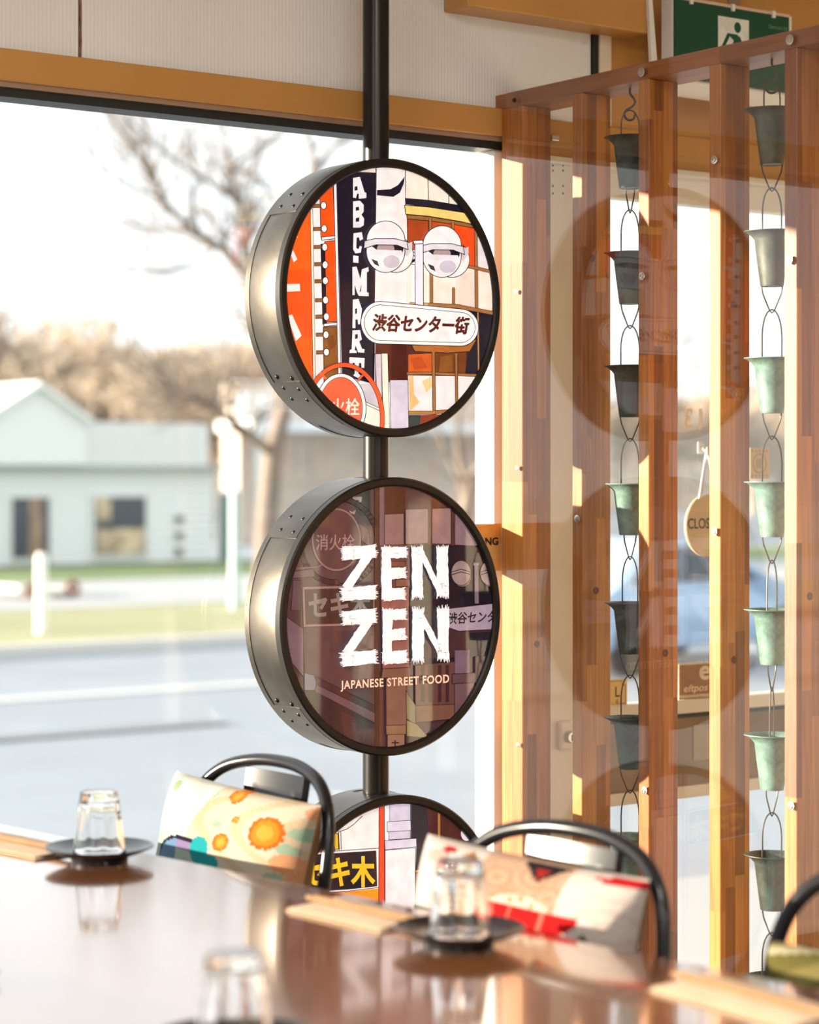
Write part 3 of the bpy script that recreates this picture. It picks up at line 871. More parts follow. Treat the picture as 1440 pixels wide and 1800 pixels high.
    Ln([(424, 1188), (450, 1216)], 12, (250, 100, 52)); Ln([(646, 1200), (622, 1226)], 14, BLK); Ln([(646, 1200), (622, 1226)], 9, (250, 100, 52))
    A.ell(530, 1372, 134, 182, (234, 234, 240), BLK, 4); A.ell(530, 1374, 114, 164, (246, 98, 66), BLK, 3)
    A.text('消火栓', 400, 1412, 230, 92, (250, 226, 214), bold=0.012)
    # twin street lamps
    def lamp(x, y):
        A.ell(x + 52, y + 178, 94, 94, (238, 236, 238), BLK, 4); P([(x + 70, y + 140), (x + 140, y + 110), (x + 140, y + 150), (x + 112, y + 190)], (208, 200, 208))
        P([(x - 40, y + 185), (x - 20, y + 190), (x - 10, y + 240), (x - 30, y + 215)], (60, 52, 62))
        A.ell(x, y + 160, 102, 112, (238, 236, 240), BLK, 4)
        P([(x - 78, y + 130), (x - 40, y + 116), (x + 40, y + 112), (x + 98, y + 134), (x + 86, y + 178), (x + 40, y + 160), (x - 40, y + 158)], NAVY)
        A.ell(x, y + 146, 46, 30, (172, 152, 154)); A.ell(x + 30, y + 215, 44, 34, (200, 196, 212)); P([(x - 84, y + 150), (x + 84, y + 156), (x + 92, y + 180), (x - 90, y + 182)], (226, 226, 238))
        P([(x - 76, y + 200), (x - 44, y + 212), (x - 34, y + 240), (x - 60, y + 228)], (56, 50, 60))
        pts = [(x + 102 * _m.cos(_m.radians(t)), y + 106 - 106 * _m.sin(_m.radians(t)) * (1 if t < 180 else 1)) for t in range(0, 181, 9)]
        P(pts, (236, 236, 242), BLK, 4)
        P([(x - 112, y + 106), (x - 60, y + 94), (x + 50, y + 94), (x + 112, y + 110), (x + 118, y + 152), (x + 60, y + 128), (x - 50, y + 126), (x - 116, y + 146)], (218, 218, 228), BLK, 4)
    P([(880, 540), (922, 552), (922, 572), (876, 560)], (228, 228, 238), BLK, 4); Ln([(905, 600), (924, 590)], 14, BLK); Ln([(890, 610), (922, 618)], 4, BLK)
    lamp(766, 386)
    lamp(1062, 412)
    P([(918, 500), (962, 504), (964, 832), (920, 830)], (226, 228, 244), BLK, 4)
    P([(908, 490), (960, 488), (962, 506), (914, 508)], (236, 236, 244), BLK, 4)
    # pill-shaped street sign
    def pill(i, col, w):
        pts = []
        for t in range(90, 271, 12):
            pts.append((735 + (102 - i) * _m.cos(_m.radians(t)), 922 - (112 - i) * _m.sin(_m.radians(t))))
        for t in range(-90, 91, 12):
            pts.append((1158 + (96 - i) * _m.cos(_m.radians(t)), 948 - (98 - i) * _m.sin(_m.radians(t))))
        P(pts, col, BLK, w)
    pill(0, (242, 242, 246), 4); pill(18, (240, 240, 244), 3)
    for ox_, oy_ in ((0, 0), (4, 0), (2, 3)):
        A.text('渋谷センター街', 692 + ox_, 966 + oy_, 512, 92, (84, 34, 28), bold=0.02, shear=0.18, slope=0.035)
    return A

def picture_middle():
    A = Art(face_uv(1, 420, 820, 3.0), RIM_IN + 0.001)
    P, Ln = A.poly, A.line
    D = (38, 28, 36); O = (120, 90, 96)
    A.ell(815, 790, 700, 800, (74, 52, 60))
    P([(200, 100), (735, 100), (735, 700), (200, 700)], (82, 58, 66))
    P([(560, 120), (700, 120), (700, 260), (640, 260)], (58, 32, 34)); P([(606, 160), (655, 160), (652, 188), (640, 186), (636, 176), (622, 178), (620, 200), (604, 198)], (170, 150, 152)); P([(588, 232), (604, 240), (624, 228), (616, 252), (594, 248)], (160, 138, 140))
    P([(560, 250), (690, 330), (700, 430), (640, 380)], (110, 84, 92), D, 3)
    import math as _m
    ring = [(520 + 218 * _m.cos(_m.radians(t)), 400 - 232 * _m.sin(_m.radians(t))) for t in range(-100, 131, 6)]
    Ln(ring, 30, D); Ln(ring, 22, (78, 52, 58))
    ring = [(505 + 170 * _m.cos(_m.radians(t)), 420 - 190 * _m.sin(_m.radians(t))) for t in range(180, 281, 6)]
    Ln(ring, 30, D); Ln(ring, 24, (84, 58, 64))
    A.ell(520, 386, 132, 168, (142, 112, 112), D, 3); A.ell(520, 386, 122, 156, (88, 58, 64))
    A.text('消火栓', 412, 442, 204, 84, (160, 130, 134), bold=0.008)
    Ln([(290, 540), (420, 530), (440, 520)], 8, O); P([(285, 555), (400, 540), (404, 582), (288, 590)], (104, 82, 96), D, 3)
    P([(290, 600), (330, 600), (330, 760), (280, 760)], (96, 76, 88), D, 3)
    # セキ木 board
    P([(340, 636), (722, 626), (722, 836), (346, 846)], (150, 120, 124)); P([(350, 648), (714, 638), (714, 826), (356, 834)], (62, 38, 42))
    A.text('セキ木', 372, 802, 330, 142, (132, 122, 122), bold=0.03)
    P([(238, 780), (345, 856), (346, 1110), (262, 1010)], (116, 94, 112), D, 3)
    P([(346, 850), (722, 840), (722, 1260), (420, 1110), (350, 1090)], (88, 60, 68)); Ln([(360, 850), (358, 1090)], 3, D)
    P([(520, 870), (640, 865), (640, 1100), (560, 1070)], (74, 54, 66))
    P([(350, 1090), (400, 1100), (414, 1140), (408, 1180), (350, 1180)], (122, 122, 140), D, 3)
    P([(408, 1112), (722, 1262), (722, 1300), (412, 1150)], (70, 46, 54), D, 3); P([(412, 1150), (722, 1300), (722, 1352), (404, 1186)], (108, 82, 94), D, 3)
    P([(350, 1180), (404, 1186), (722, 1352), (722, 1500), (560, 1480), (360, 1260)], (50, 36, 48)); P([(540, 1290), (722, 1370), (722, 1490), (560, 1440)], (70, 46, 56))
    # dark vertical post and mauve column
    P([(722, 90), (744, 90), (744, 1500), (720, 1500)], (52, 34, 40), D, 3); P([(746, 90), (770, 90), (770, 640), (746, 640)], (112, 90, 110))
    P([(770, 90), (880, 90), (880, 250), (770, 250)], (70, 40, 34))
    P([(772, 252), (874, 248), (874, 412), (772, 414)], (142, 112, 114), D, 3)
    P([(880, 90), (1260, 90), (1260, 420), (880, 412)], (86, 52, 52))
    P([(882, 226), (1002, 222), (1002, 406), (882, 410)], (148, 122, 126), D, 3); P([(1022, 222), (1122, 218), (1122, 410), (1022, 408)], (158, 128, 130), D, 3); P([(1142, 230), (1260, 240), (1260, 420), (1142, 414)], (140, 116, 130), D, 3)
    P([(906, 414), (1400, 418), (1400, 760), (906, 720)], (36, 28, 40)); P([(1240, 420), (1330, 420), (1330, 560), (1255, 560)], (52, 32, 38))
    P([(744, 414), (906, 414), (906, 640), (744, 640)], (98, 64, 66)); P([(790, 500), (880, 500), (880, 530), (790, 530)], (120, 76, 64), D, 3)
    P([(830, 596), (905, 594), (905, 632), (830, 634)], (132, 88, 78), D, 3)
    P([(752, 640), (898, 636), (902, 1062), (760, 1066)], (146, 96, 92), D, 3)
    P([(906, 700), (1140, 720), (1140, 1050), (906, 1050)], (44, 30, 38)); P([(1000, 860), (1400, 840), (1400, 1000), (1000, 1010)], (72, 46, 52)); P([(1220, 880), (1400, 870), (1400, 1010), (1220, 1000)], (40, 34, 46), D, 3)
    # muted street lamps
    for x in (1174, 1326):
        A.ell(x + 6, 585, 48, 50, (134, 116, 120), D, 3); A.ell(x, 562, 52, 66, (160, 138, 140), D, 3); Ln([(x - 50, 556), (x, 542), (x + 50, 556)], 4, D); Ln([(x - 48, 570), (x, 556), (x + 50, 570)], 4, D)
    P([(1242, 520), (1264, 520), (1268, 724), (1244, 724)], (134, 116, 128), D, 3); P([(1238, 508), (1266, 508), (1266, 522), (1238, 522)], (150, 130, 138))
    P([(1086, 752), (1400, 716), (1400, 856), (1160, 868), (1098, 846)], (174, 158, 180), D, 3)
    A.text('渋谷センター街', 1100, 834, 366, 64, (48, 36, 44), bold=0.022, shear=0.15, slope=-0.05)
    # lower right
    P([(760, 1066), (904, 1060), (906, 1112), (752, 1116)], (126, 88, 80), D, 4); P([(776, 1116), (884, 1112), (884, 1362), (778, 1366)], (134, 98, 86), D, 3); P([(776, 1366), (882, 1362), (882, 1412), (778, 1414)], (146, 112, 92), D, 3); P([(784, 1414), (874, 1412), (874, 1520), (784, 1520)], (150, 116, 100), D, 3)
    Ln([(824, 1445), (824, 1478)], 7, D); Ln([(808, 1456), (842, 1456)], 7, D)
    P([(930, 1050), (1136, 1030), (1136, 1256), (932, 1262)], (104, 70, 66)); 
    for x in (960, 1000, 1050, 1090): P([(x, 1048), (x + 18, 1046), (x + 18, 1240), (x, 1244)], (66, 42, 46))
    P([(880, 1180), (932, 1262), (932, 1360), (884, 1330)], (130, 122, 96), D, 3); P([(932, 1262), (1136, 1254), (1136, 1330), (934, 1350)], (122, 86, 72), D, 3)
    P([(884, 1336), (940, 1360), (1010, 1440), (884, 1440)], (140, 130, 100), D, 3); P([(884, 1420), (1000, 1430), (960, 1520), (884, 1520)], (48, 36, 40))
    P([(1138, 970), (1216, 968), (1216, 1092), (1138, 1092)], (122, 100, 118)); P([(1124, 1094), (1246, 1090), (1246, 1140), (1124, 1146)], (96, 70, 78), D, 4); P([(1136, 1146), (1240, 1140), (1240, 1420), (1136, 1420)], (112, 84, 92), D, 3)
    P([(1246, 1000), (1400, 1000), (1300, 1250), (1246, 1280)], (72, 50, 62))
    return A

def stroke(A, spine, w, col, rag=10, seed=0, bristle=True):
    """brush stroke with ragged ends and sides; spine in crop pixels"""
    r = random.Random(seed)
    n = 14
    left, right = [], []
    (x0, y0), (x1, y1) = spine
    dx, dy = x1 - x0, y1 - y0; d = math.hypot(dx, dy); ux, uy = dx / d, dy / d; nx, ny = -uy, ux
    for i in range(n + 1):
        t = i / n
        s = w / 2 * (1 + 0.05 * math.sin(5 * t + seed))
        left.append((x0 + dx * t + nx * (s + r.uniform(-2.2, 2.2)), y0 + dy * t + ny * (s + r.uniform(-2.2, 2.2))))
        right.append((x0 + dx * t - nx * (s + r.uniform(-2.2, 2.2)), y0 + dy * t - ny * (s + r.uniform(-2.2, 2.2))))
    A.poly(left + right[::-1], col)
    if bristle:
        for end, sgn in (((x0, y0), -1), ((x1, y1), 1)):
            m = max(5, int(w / 7))
            for k in range(m):
                o = (k + 0.5) / m - 0.5
                l = r.uniform(0.3, 1.0) * rag
                bx, by = end[0] + nx * w * o, end[1] + ny * w * o
                hw = w / m * 0.62
                A.poly([(bx - nx * hw - ux * sgn * 3, by - ny * hw - uy * sgn * 3), (bx + nx * hw - ux * sgn * 3, by + ny * hw - uy * sgn * 3),
                        (bx + ux * sgn * l + nx * hw * 0.3 + nx * o * 10, by + uy * sgn * l + ny * hw * 0.3 + ny * o * 10), (bx + ux * sgn * l - nx * hw * 0.3 + nx * o * 10, by + uy * sgn * l - ny * hw * 0.3 + ny * o * 10)], col)

def lettering_middle():
    A = Art(face_uv(1, 420, 820, 3.0), RIM_IN - 0.002, 1.2e-5)
    Wt = (246, 244, 250)
    S = lambda s, w, sd, rag=12, b=True: stroke(A, s, w * 1.06, Wt, rag * 1.5, sd, b)
    # first ZEN
    S([(552, 458), (714, 446)], 66, 1, 14); S([(690, 455), (566, 640)], 44, 2, 4); S([(546, 676), (714, 662)], 66, 3, 14)
    S([(774, 430), (776, 690)], 48, 4, 12); S([(762, 456), (876, 452)], 54, 5, 10); S([(770, 566), (872, 560)], 54, 6, 10); S([(766, 676), (866, 670)], 60, 7, 10)
    S([(936, 432), (938, 680)], 56, 8, 18); S([(950, 440), (1056, 660)], 30, 9, 8); S([(1068, 430), (1070, 676)], 58, 10, 18)
    # second ZEN
    S([(548, 800), (710, 786)], 70, 11, 16); S([(688, 800), (562, 985)], 46, 12, 4); S([(546, 1018), (708, 1002)], 68, 13, 16)
    S([(778, 758), (776, 1024)], 48, 14, 12); S([(764, 784), (868, 778)], 54, 15, 10); S([(770, 892), (868, 882)], 56, 16, 10); S([(764, 1012), (872, 1000)], 60, 17, 12)
    S([(938, 762), (936, 1014)], 58, 18, 20); S([(950, 780), (1060, 990)], 30, 19, 8); S([(1068, 756), (1070, 1006)], 58, 20, 20)
    # dry-brush gaps
    r = random.Random(3); Dk = (92, 62, 66)
    for _ in range(46):
        x, y = r.choice(((560, 456), (570, 676), (600, 570), (960, 600), (1068, 640), (780, 470), (560, 800), (600, 900), (980, 880), (1060, 960), (560, 1016), (850, 560), (850, 884), (940, 450), (940, 790)))
        x += r.uniform(-26, 40); y += r.uniform(-24, 24); l = r.uniform(8, 26)
        if r.random() < 0.55: A.line([(x, y), (x + l, y - l * 0.08)], 1.6, Dk)
        else: A.line([(x, y), (x + l * 0.15, y + l)], 1.6, Dk)
    A.text('JAPANESE STREET FOOD', 527, 1187, 572, 58, (246, 204, 176), bold=0.022, slope=-0.060, tracking=1.12)
    return A

def picture_lower():
    s = 1440 / 440.0
    A = Art(face_uv(2, 480, 1380, s), RIM_IN + 0.001)
    P, Ln = A.poly, A.line
    A.ell(740, 880, 900, 900, (238, 234, 234))
    P([(100, 300), (380, 280), (384, 370), (100, 380)], (236, 190, 50), BLK, 4); P([(100, 362), (360, 352), (362, 384), (100, 392)], (232, 76, 48), BLK, 4)
    Ln([(384, 270), (388, 372)], 4, BLK); Ln([(396, 268), (400, 372)], 4, BLK); Ln([(384, 270), (430, 255), (470, 228), (520, 180)], 4, BLK)
    P([(60, 402), (616, 364), (616, 590), (440, 612), (60, 640)], (236, 238, 246), BLK, 4)
    P([(60, 412), (600, 378), (606, 584), (440, 602), (60, 625)], (34, 30, 40))
    A.text('セキ木', 190, 590, 405, 180, (240, 194, 44), bold=0.035)
    P([(60, 640), (440, 614), (616, 596), (616, 1400), (60, 1400)], (238, 150, 36))
    P([(616, 60), (646, 60), (652, 1400), (612, 1400)], (230, 76, 52), BLK, 4)
    P([(652, 60), (676, 60), (664, 320), (652, 320)], (238, 236, 240))
    P([(676, 60), (796, 60), (796, 210), (676, 214)], (206, 202, 226), BLK, 3); P([(662, 212), (798, 204), (800, 262), (662, 270)], (214, 210, 232), BLK, 3); P([(672, 270), (794, 262), (796, 308), (672, 316)], (206, 202, 226), BLK, 3); P([(648, 320), (830, 308), (832, 356), (650, 374)], (214, 210, 232), BLK, 3)
    P([(650, 376), (824, 362), (820, 1400), (650, 1400)], (236, 236, 242), BLK, 3)
    P([(798, 60), (956, 60), (956, 486), (824, 500), (832, 310), (798, 308)], (38, 32, 46)); P([(890, 130), (956, 120), (956, 300), (900, 280)], (72, 36, 40))
    P([(956, 60), (1220, 60), (1300, 520), (956, 486)], (76, 42, 36)); Ln([(960, 100), (960, 486)], 14, (166, 116, 60)); Ln([(824, 498), (1000, 482)], 14, (166, 116, 60))
    P([(824, 506), (1010, 492), (1010, 1400), (820, 1400)], (126, 82, 88), BLK, 3); P([(1010, 492), (1300, 480), (1300, 1400), (1010, 1400)], (238, 234, 236))
    A.ell(1118, 280, 34, 44, (226, 222, 236), BLK, 3)
    return A

def ring_obj(name, prof, frame, mat, parent, seg=128):
    return lathe(name, prof, mat, parent, seg, frame, True)

DRUM_LABELS = ['upper drum with a street scene of orange boards and twin lamps', 'middle drum with white brush lettering ZEN ZEN on a dark street scene', 'lower drum with yellow characters on a black board']
rivet_src = None
for k, zc in enumerate(ZC):
    C = POLE + Vector((0, 0, zc))
    # local frame: local z points along SN
    frame = Matrix(((SU.x, 0, SN.x, C.x), (SU.y, 0, SN.y, C.y), (SU.z, 1, SN.z, C.z), (0, 0, 0, 1)))
    h = DEP / 2
    dr = lathe('drum', [(RAD - 0.004, -h + 0.004), (RAD - 0.001, -h + 0.002), (RAD, -h + 0.006), (RAD, h - 0.010), (RAD - 0.001, h - 0.006), (RAD - 0.006, h - 0.004), (RAD - 0.006, -h + 0.004)], M['drum'], sign, 128, frame, True)
    dr['label'] = DRUM_LABELS[k]
    for s, nm in ((1, 'rim'), (-1, 'back_rim')):
        pr = [(RIM_IN, s * (h - 0.004)), (RIM_IN, s * (h + 0.004)), (RIM_IN + 0.003, s * (h + 0.007)), (RAD - 0.002, s * (h + 0.007)), (RAD + 0.001, s * (h + 0.004)), (RAD + 0.001, s * (h - 0.010)), (RAD - 0.004, s * (h - 0.010))]
        ring_obj(nm, pr, frame, M['rim'] if s > 0 else M['drum'], dr)
    # diffuser discs behind the prints
    M['diffuser'] = M.get('diffuser') or simple('white_diffuser', (0.8, 0.8, 0.8), 0.4)
    lathe('diffuser', [(0, h - 0.004), (RIM_IN + 0.006, h - 0.004), (RIM_IN + 0.006, -h + 0.004), (0, -h + 0.004)], M['diffuser'], dr, 64, frame)
    org = C + SN * (h - 0.0035)
    A = (picture_upper, picture_middle, picture_lower)[k]()
    A.build('picture', M['print_dark'] if k == 1 else M['print'], dr, org, SU, Z_, SN)
    B = (picture_upper, picture_middle, picture_lower)[k]()
    B.build('picture', M['print_dark'] if k == 1 else M['print'], dr, C - SN * (h - 0.0035), -SU, Z_, -SN)
    if k == 1:
        for sgn in (1, -1):
            T = lettering_middle()
            lo = T.build('lettering', M['letter'], dr, C + SN * sgn * (h - 0.0035 + 0.0045), SU * sgn, Z_, SN * sgn)
    # joint plates and rivets on the left of the drum wall
    for t0, t1, angs in ((96, 145, (134, 141)), (218, 246, (215.5, 221, 227))):
        vs, fs = [], []
        n = 24
        for i in range(n + 1):
            t = math.radians(t0 + (t1 - t0) * i / n)
            for r_, z_ in ((RAD - 0.0005, -h + 0.003), (RAD + 0.0014, -h + 0.003), (RAD + 0.0014, h - 0.011), (RAD - 0.0005, h - 0.011)):
                vs.append(frame @ Vector((r_ * math.cos(t), r_ * math.sin(t), z_)))
        for i in range(n):
            for j in range(4):
                a_ = i * 4 + j; b_ = i * 4 + (j + 1) % 4
                fs.append((a_, b_, b_ + 4, a_ + 4))
        fs.append((3, 2, 1, 0)); fs.append(tuple(n * 4 + j for j in range(4)))
        obj('joint_plate', vs, fs, M['drum'], dr, False)
        for an in angs:
            for zz in (-0.022, 0.020):
                t = math.radians(an + (1.0 if zz > 0 else 0))
                base = frame @ Vector(((RAD + 0.0010) * math.cos(t), (RAD + 0.0010) * math.sin(t), zz))
                nrm = (SU * math.cos(t) + Z_ * math.sin(t))
                q = Z_.rotation_difference(nrm).to_matrix().to_4x4()
                lathe('rivet', [(0, 0.0024), (0.0022, 0.0021), (0.0040, 0.0010), (0.0047, -0.0005)], M['pole'], dr, 12, Matrix.Translation(base) @ q)

# ================================================================== timber slat screen with clear sheet
SL = [(3.322, 3.386), (3.1475, 3.1755), (2.9645, 2.9925), (2.7830, 2.8110), (2.6035, 2.6320), (2.4205, 2.4485), (2.2375, 2.2655)]
SD = 0.070
ZR0, ZR1 = 1.990, 2.019
screen = empty('slat_screen', (XS + SD / 2, 2.9, 0))
tag(screen, 'screen of upright orange-brown timber slats with a clear sheet screwed on', 'screen')
slat_labels = []
for i, (y0, y1) in enumerate(SL):
    o = box('slat', -SD / 2, SD / 2, -(y1 - y0) / 2, (y1 - y0) / 2, 0.0, ZR0, M['slat'], None, bevel=0.0012, seg=1)
    o.location = (XS + SD / 2, (y0 + y1) / 2, 0)
    attach(o, screen)
rl = box('top_rail', -0.045, 0.045, -0.70, 0.70, 0, ZR1 - ZR0, M['rail'], None, bevel=0.0012, seg=1)
rl.location = (XS + 0.045, 2.735, ZR0); attach(rl, screen)
sheet = box('clear_sheet', XS - 0.0065, XS - 0.0015, 2.10, 3.365, 0.06, ZR1 - 0.001, M['acrylic'], screen)
sheet['label'] = 'clear acrylic sheet'
def screw(px, py, r=0.0072, dark=False):
    q = at_x(px, py, XS - 0.0065)
    lathe('screw', [(0, 0.0022), (r * 0.28, 0.0022), (r * 0.34, 0.0036), (r * 0.62, 0.0034), (r * 0.66, 0.0016), (r, 0.0012), (r, 0)], M['black_rubber'] if dark else M['steel'], sheet, 20, Matrix.Translation(q) @ Matrix.Rotation(-math.pi / 2, 4, 'Y'))
screw(905, 176, 0.0045, True)
for px, py in ((1128, 127), (1389, 70)): screw(px, py, 0.0085)
for px, py in ((1015, 912), (1129, 485), (1133, 1390), (1256, 281), (1256, 935), (1388, 457), (1391, 1417)): screw(px, py)
for px, py in ((907, 513), (909, 823), (911, 1310)): screw(px, py, 0.0046)
# plugs in the faces that look away from the window
for px, py, i in ((1048, 1038, 1), (1042, 454, 1), (1170, 1148, 2), (1291, 1160, 3), (1290, 536, 3), (1424, 1048, 4), (944, 1132, 0)):
    q = at_y(px, py, SL[i][0])
    lathe('timber_plug', [(0, 0.0006), (0.0065, 0.0006), (0.0068, 0)], M['plug'], screen, 18, Matrix.Translation(q) @ Matrix.Rotation(math.pi / 2, 4, 'X'))

# ================================================================== rain chains
def bucket_mesh(mat):
    # open cup with a flared lip drawn out to one side
    out = [(0.018, 0.0), (0.0195, -0.001), (0.021, 0.010), (0.026, 0.048), (0.0295, 0.078), (0.0315, 0.084), (0.038, 0.0895), (0.0435, 0.0915)]
    inn = [(0.0432, 0.0928), (0.0375, 0.0908), (0.0305, 0.0855), (0.0282, 0.078), (0.0247, 0.048), (0.0197, 0.011), (0.018, 0.003)]
    prof = [(0.0, 0.0)] + out + inn + [(0.0, 0.003)]
    v, f = lathe_geo(prof, 36)
    bm = bmesh.new(); bv = []
    for x, y, z in v:
        a = math.atan2(y, x); r = math.hypot(x, y)
        if r > 0.031:                         # pouring lip: wider and a touch lower to -y/+y sides
            s = 1 + 0.10 * abs(math.cos(a)) ** 6
            x, y = x * s, y * s
        bv.append(bm.verts.new((x, y, z)))
    for q in f:
        try: bm.faces.new([bv[i] for i in q])
        except ValueError: pass
    bmesh.ops.remove_doubles(bm, verts=bm.verts[:], dist=1e-6)
    bmesh.ops.dissolve_degenerate(bm, dist=1e-7, edges=bm.edges[:])
    bmesh.ops.recalc_face_normals(bm, faces=bm.faces[:])
    me = bpy.data.meshes.new('bucket'); bm.to_mesh(me); bm.free()
    me.polygons.foreach_set('use_smooth', [True] * len(me.polygons))
    try: me.set_sharp_from_angle(angle=math.radians(45))
    except Exception: pass
    me.materials.append(mat)
    return me
def bail_pts(w, h):
    pts = [(-w, 0, 0.060), (-w * 1.0, 0, 0.090)]
    for k in range(0, 13):
        a = math.pi * (1 - k / 12)
        pts.append((w * math.cos(a), 0, 0.0915 + h * (0.45 + 0.55 * math.sin(a)) if True else 0))
    pts[2] = (-w * 1.02, 0, 0.0915 + h * 0.42)
    pts += [(w, 0, 0.090), (w, 0, 0.060)]
    return pts
def rain_chain(x, y, rims, mats, label, seed):
    r = random.Random(seed)
    root = empty('rain_chain', (x, y, rims[-1] - 0.13)); tag(root, label, 'rain chain')
    meshes = {}
    for i, zr in enumerate(rims):
        m = mats[i]
        if m.name not in meshes: meshes[m.name] = bucket_mesh(m)
        b = bpy.data.objects.new('bucket', meshes[m.name]); COL.objects.link(b)
        az = r.uniform(-0.5, 0.5) + (math.radians(55))
        b.matrix_basis = Matrix.Translation((x, y, zr - 0.0915)) @ Matrix.Rotation(math.pi + math.radians(-36), 4, 'Z')
        attach(b, root)
        up = rims[i - 1] - 0.0915 if i else None
        gap = (rims[i - 1] - 0.0915 - zr) if i else 0.085
        vlen = 0.046                                   # V-shaped link under the bucket above
        h = max(0.05, gap - vlen + 0.006)
        ra = r.choice((0.2, 0.9, 0.5, 1.2, 0.1))
        w = 0.017
        pts = []
        for p in bail_pts(w, h):
            pts.append(Vector(p))
        R = Matrix.Rotation(ra, 4, 'Z')
        # sub-part in bucket space
        t = tube('bail', [R @ p for p in pts], 0.0013, M['wire'], None, 7); t.parent = b
        rv = r.choice((0.3, 0.8, 0.0, 1.0))
        R2 = Matrix.Rotation(rv, 4, 'Z')
        t = tube('lower_link', [R2 @ Vector(p) for p in ((-0.0165, 0, 0.008), (-0.0175, 0, -0.004), (-0.0155, 0, -0.014), (-0.004, 0, -vlen + 0.004), (0, 0, -vlen), (0.004, 0, -vlen + 0.004), (0.0155, 0, -0.014), (0.0175, 0, -0.004), (0.0165, 0, 0.008))], 0.0013, M['wire'], None, 7)
        t.parent = b
    # S hook from the rail
    zt = rims[0] + 0.0 + 0.085 - 0.046 + 0.006
    top = ZR0
    S = [(0, 0), (0, -0.010), (0.006, -0.018), (0.009, -0.026), (0.003, -0.034), (-0.007, -0.040), (-0.0105, -0.049), (-0.004, -0.0575), (0.006, -0.056), (0.0095, -0.046)]
    tube('hook', smooth_path([(x + k * 0.81, y - k * 0.59, top + q) for k, q in S], 4), 0.0022, M['wire'], root, 8)
    return root
r1 = [1.900, 1.689, 1.483, 1.268, 1.0515, 0.842, 0.626, 0.411]
r2 = [1.903, 1.697, 1.4825, 1.2727, 1.057, 0.845, 0.642, 0.435]
D_, G_ = M['patina_dark'], M['patina_green']
rain_chain(2.722, 3.062, r1, [D_, D_, D_, G_, D_, D_, G_, D_], 'dark bronze rain chain of cups between the second and third slats from the window', 4)
M['patina_grey'] = patina('grey_bronze', (0.06, 0.065, 0.055), (0.13, 0.15, 0.12), 0.5)
rain_chain(2.722, 2.702, r2, [M['patina_grey'], M['patina_grey'], G_, G_, G_, G_, M['patina_dark'], D_], 'pale green verdigris rain chain of cups nearer the exit sign', 9)

# ================================================================== table and what stands on it
TZ = 0.75
e0 = at_z(0, 1447, TZ); e1 = at_z(1360, 1722, TZ)
ed = (e0 - e1); ed.z = 0; ed.normalize()           # along the far edge, towards the window
en = Vector((-ed.y, ed.x, 0))                      # from the far edge back over the table
ex_far = e0 + ed * 0.10
TL, TW = 2.5, 0.86
rz = math.atan2(ed.y, ed.x) - math.pi / 2
tab = empty('dining_table', (0, 0, 0)); tag(tab, 'long glossy brown timber dining table in the foreground', 'table')
org = ex_far - ed * (TL / 2) + en * (TW / 2)
TM = Matrix.Translation((org.x, org.y, 0)) @ Matrix.Rotation(rz, 4, 'Z')
tab.matrix_basis = TM
def tpart(name, x0, x1, y0, y1, z0, z1, mat, bevel):
    o = box(name, x0, x1, y0, y1, z0, z1, mat, None, bevel=bevel)
    o.parent = tab
    return o
tpart('table_top', -TW / 2, TW / 2, -TL / 2, TL / 2, TZ - 0.035, TZ, M['table'], 0.004)
for sx in (-1, 1):
    for sy in (-1, 1):
        tpart('leg', sx * (TW / 2 - 0.09) - 0.03, sx * (TW / 2 - 0.09) + 0.03, sy * (TL / 2 - 0.12) - 0.03, sy * (TL / 2 - 0.12) + 0.03, 0, TZ - 0.11, M['black_metal'], 0.004)
for sx in (-1, 1):
    tpart('apron', sx * (TW / 2 - 0.09) - 0.012, sx * (TW / 2 - 0.09) + 0.012, -TL / 2 + 0.09, TL / 2 - 0.09, TZ - 0.11, TZ - 0.035, M['black_metal'], 0.002)

# saucers and upturned tumblers
def saucer(pos, label):
    pr = [(0, 0.006), (0.030, 0.006), (0.034, 0.0), (0.039, 0.0), (0.040, 0.006), (0.044, 0.0085), (0.060, 0.0135), (0.0745, 0.0200), (0.0755, 0.0212), (0.0745, 0.0220), (0.058, 0.0160), (0.040, 0.0120), (0, 0.0115)]
    o = lathe('saucer', pr, M['plate'], None, 64)
    o.location = pos
    return tag(o, label, 'saucer')
def tumbler(pos, label, ang):
    # standing on its mouth: wide mouth at the bottom, thick faceted base on top
    NF = 9
    Rr = [0.0362, 0.0368, 0.0360, 0.0345, 0.0318, 0.0292, 0.0276, 0.0272, 0.0266, 0.0248]
    Zz = [0.0, 0.0015, 0.006, 0.020, 0.044, 0.066, 0.076, 0.0785, 0.0835, 0.0855]
    out = list(zip(Rr, Zz))
    inn = [(0.0, 0.0725), (0.0190, 0.0725), (0.0228, 0.0705), (0.0244, 0.066), (0.0278, 0.044), (0.0308, 0.020), (0.0330, 0.006), (0.0345, 0.0008)]
    prof = inn + out + [(0.016, 0.0852), (0.0, 0.0838)]
    flute = {}
    for i in range(len(inn), len(inn) + len(out)):
        z = prof[i][1]
        flute[i] = 0.0 if z < 0.005 else min(1.0, (z - 0.005) / 0.02) * (1.0 if z < 0.075 else 0.8)
    def mod(a, i):
        return 1.0 - 0.05 * flute.get(i, 0.0) * (0.5 + 0.5 * math.cos(a * NF)) ** 1.5
    o = lathe('tumbler', prof, M['glass'], None, 90, Matrix.Rotation(ang, 4, 'Z'), mod=mod, sharp=50)
    o.location = pos
    return tag(o, label, 'glass')
spots = [((175, 1514), 'on the far left end of the table', 0.2), ((808, 1662), 'in front of the red bowl cushion', 0.5), ((412, 1862), 'at the bottom edge of the photo', 0.9)]
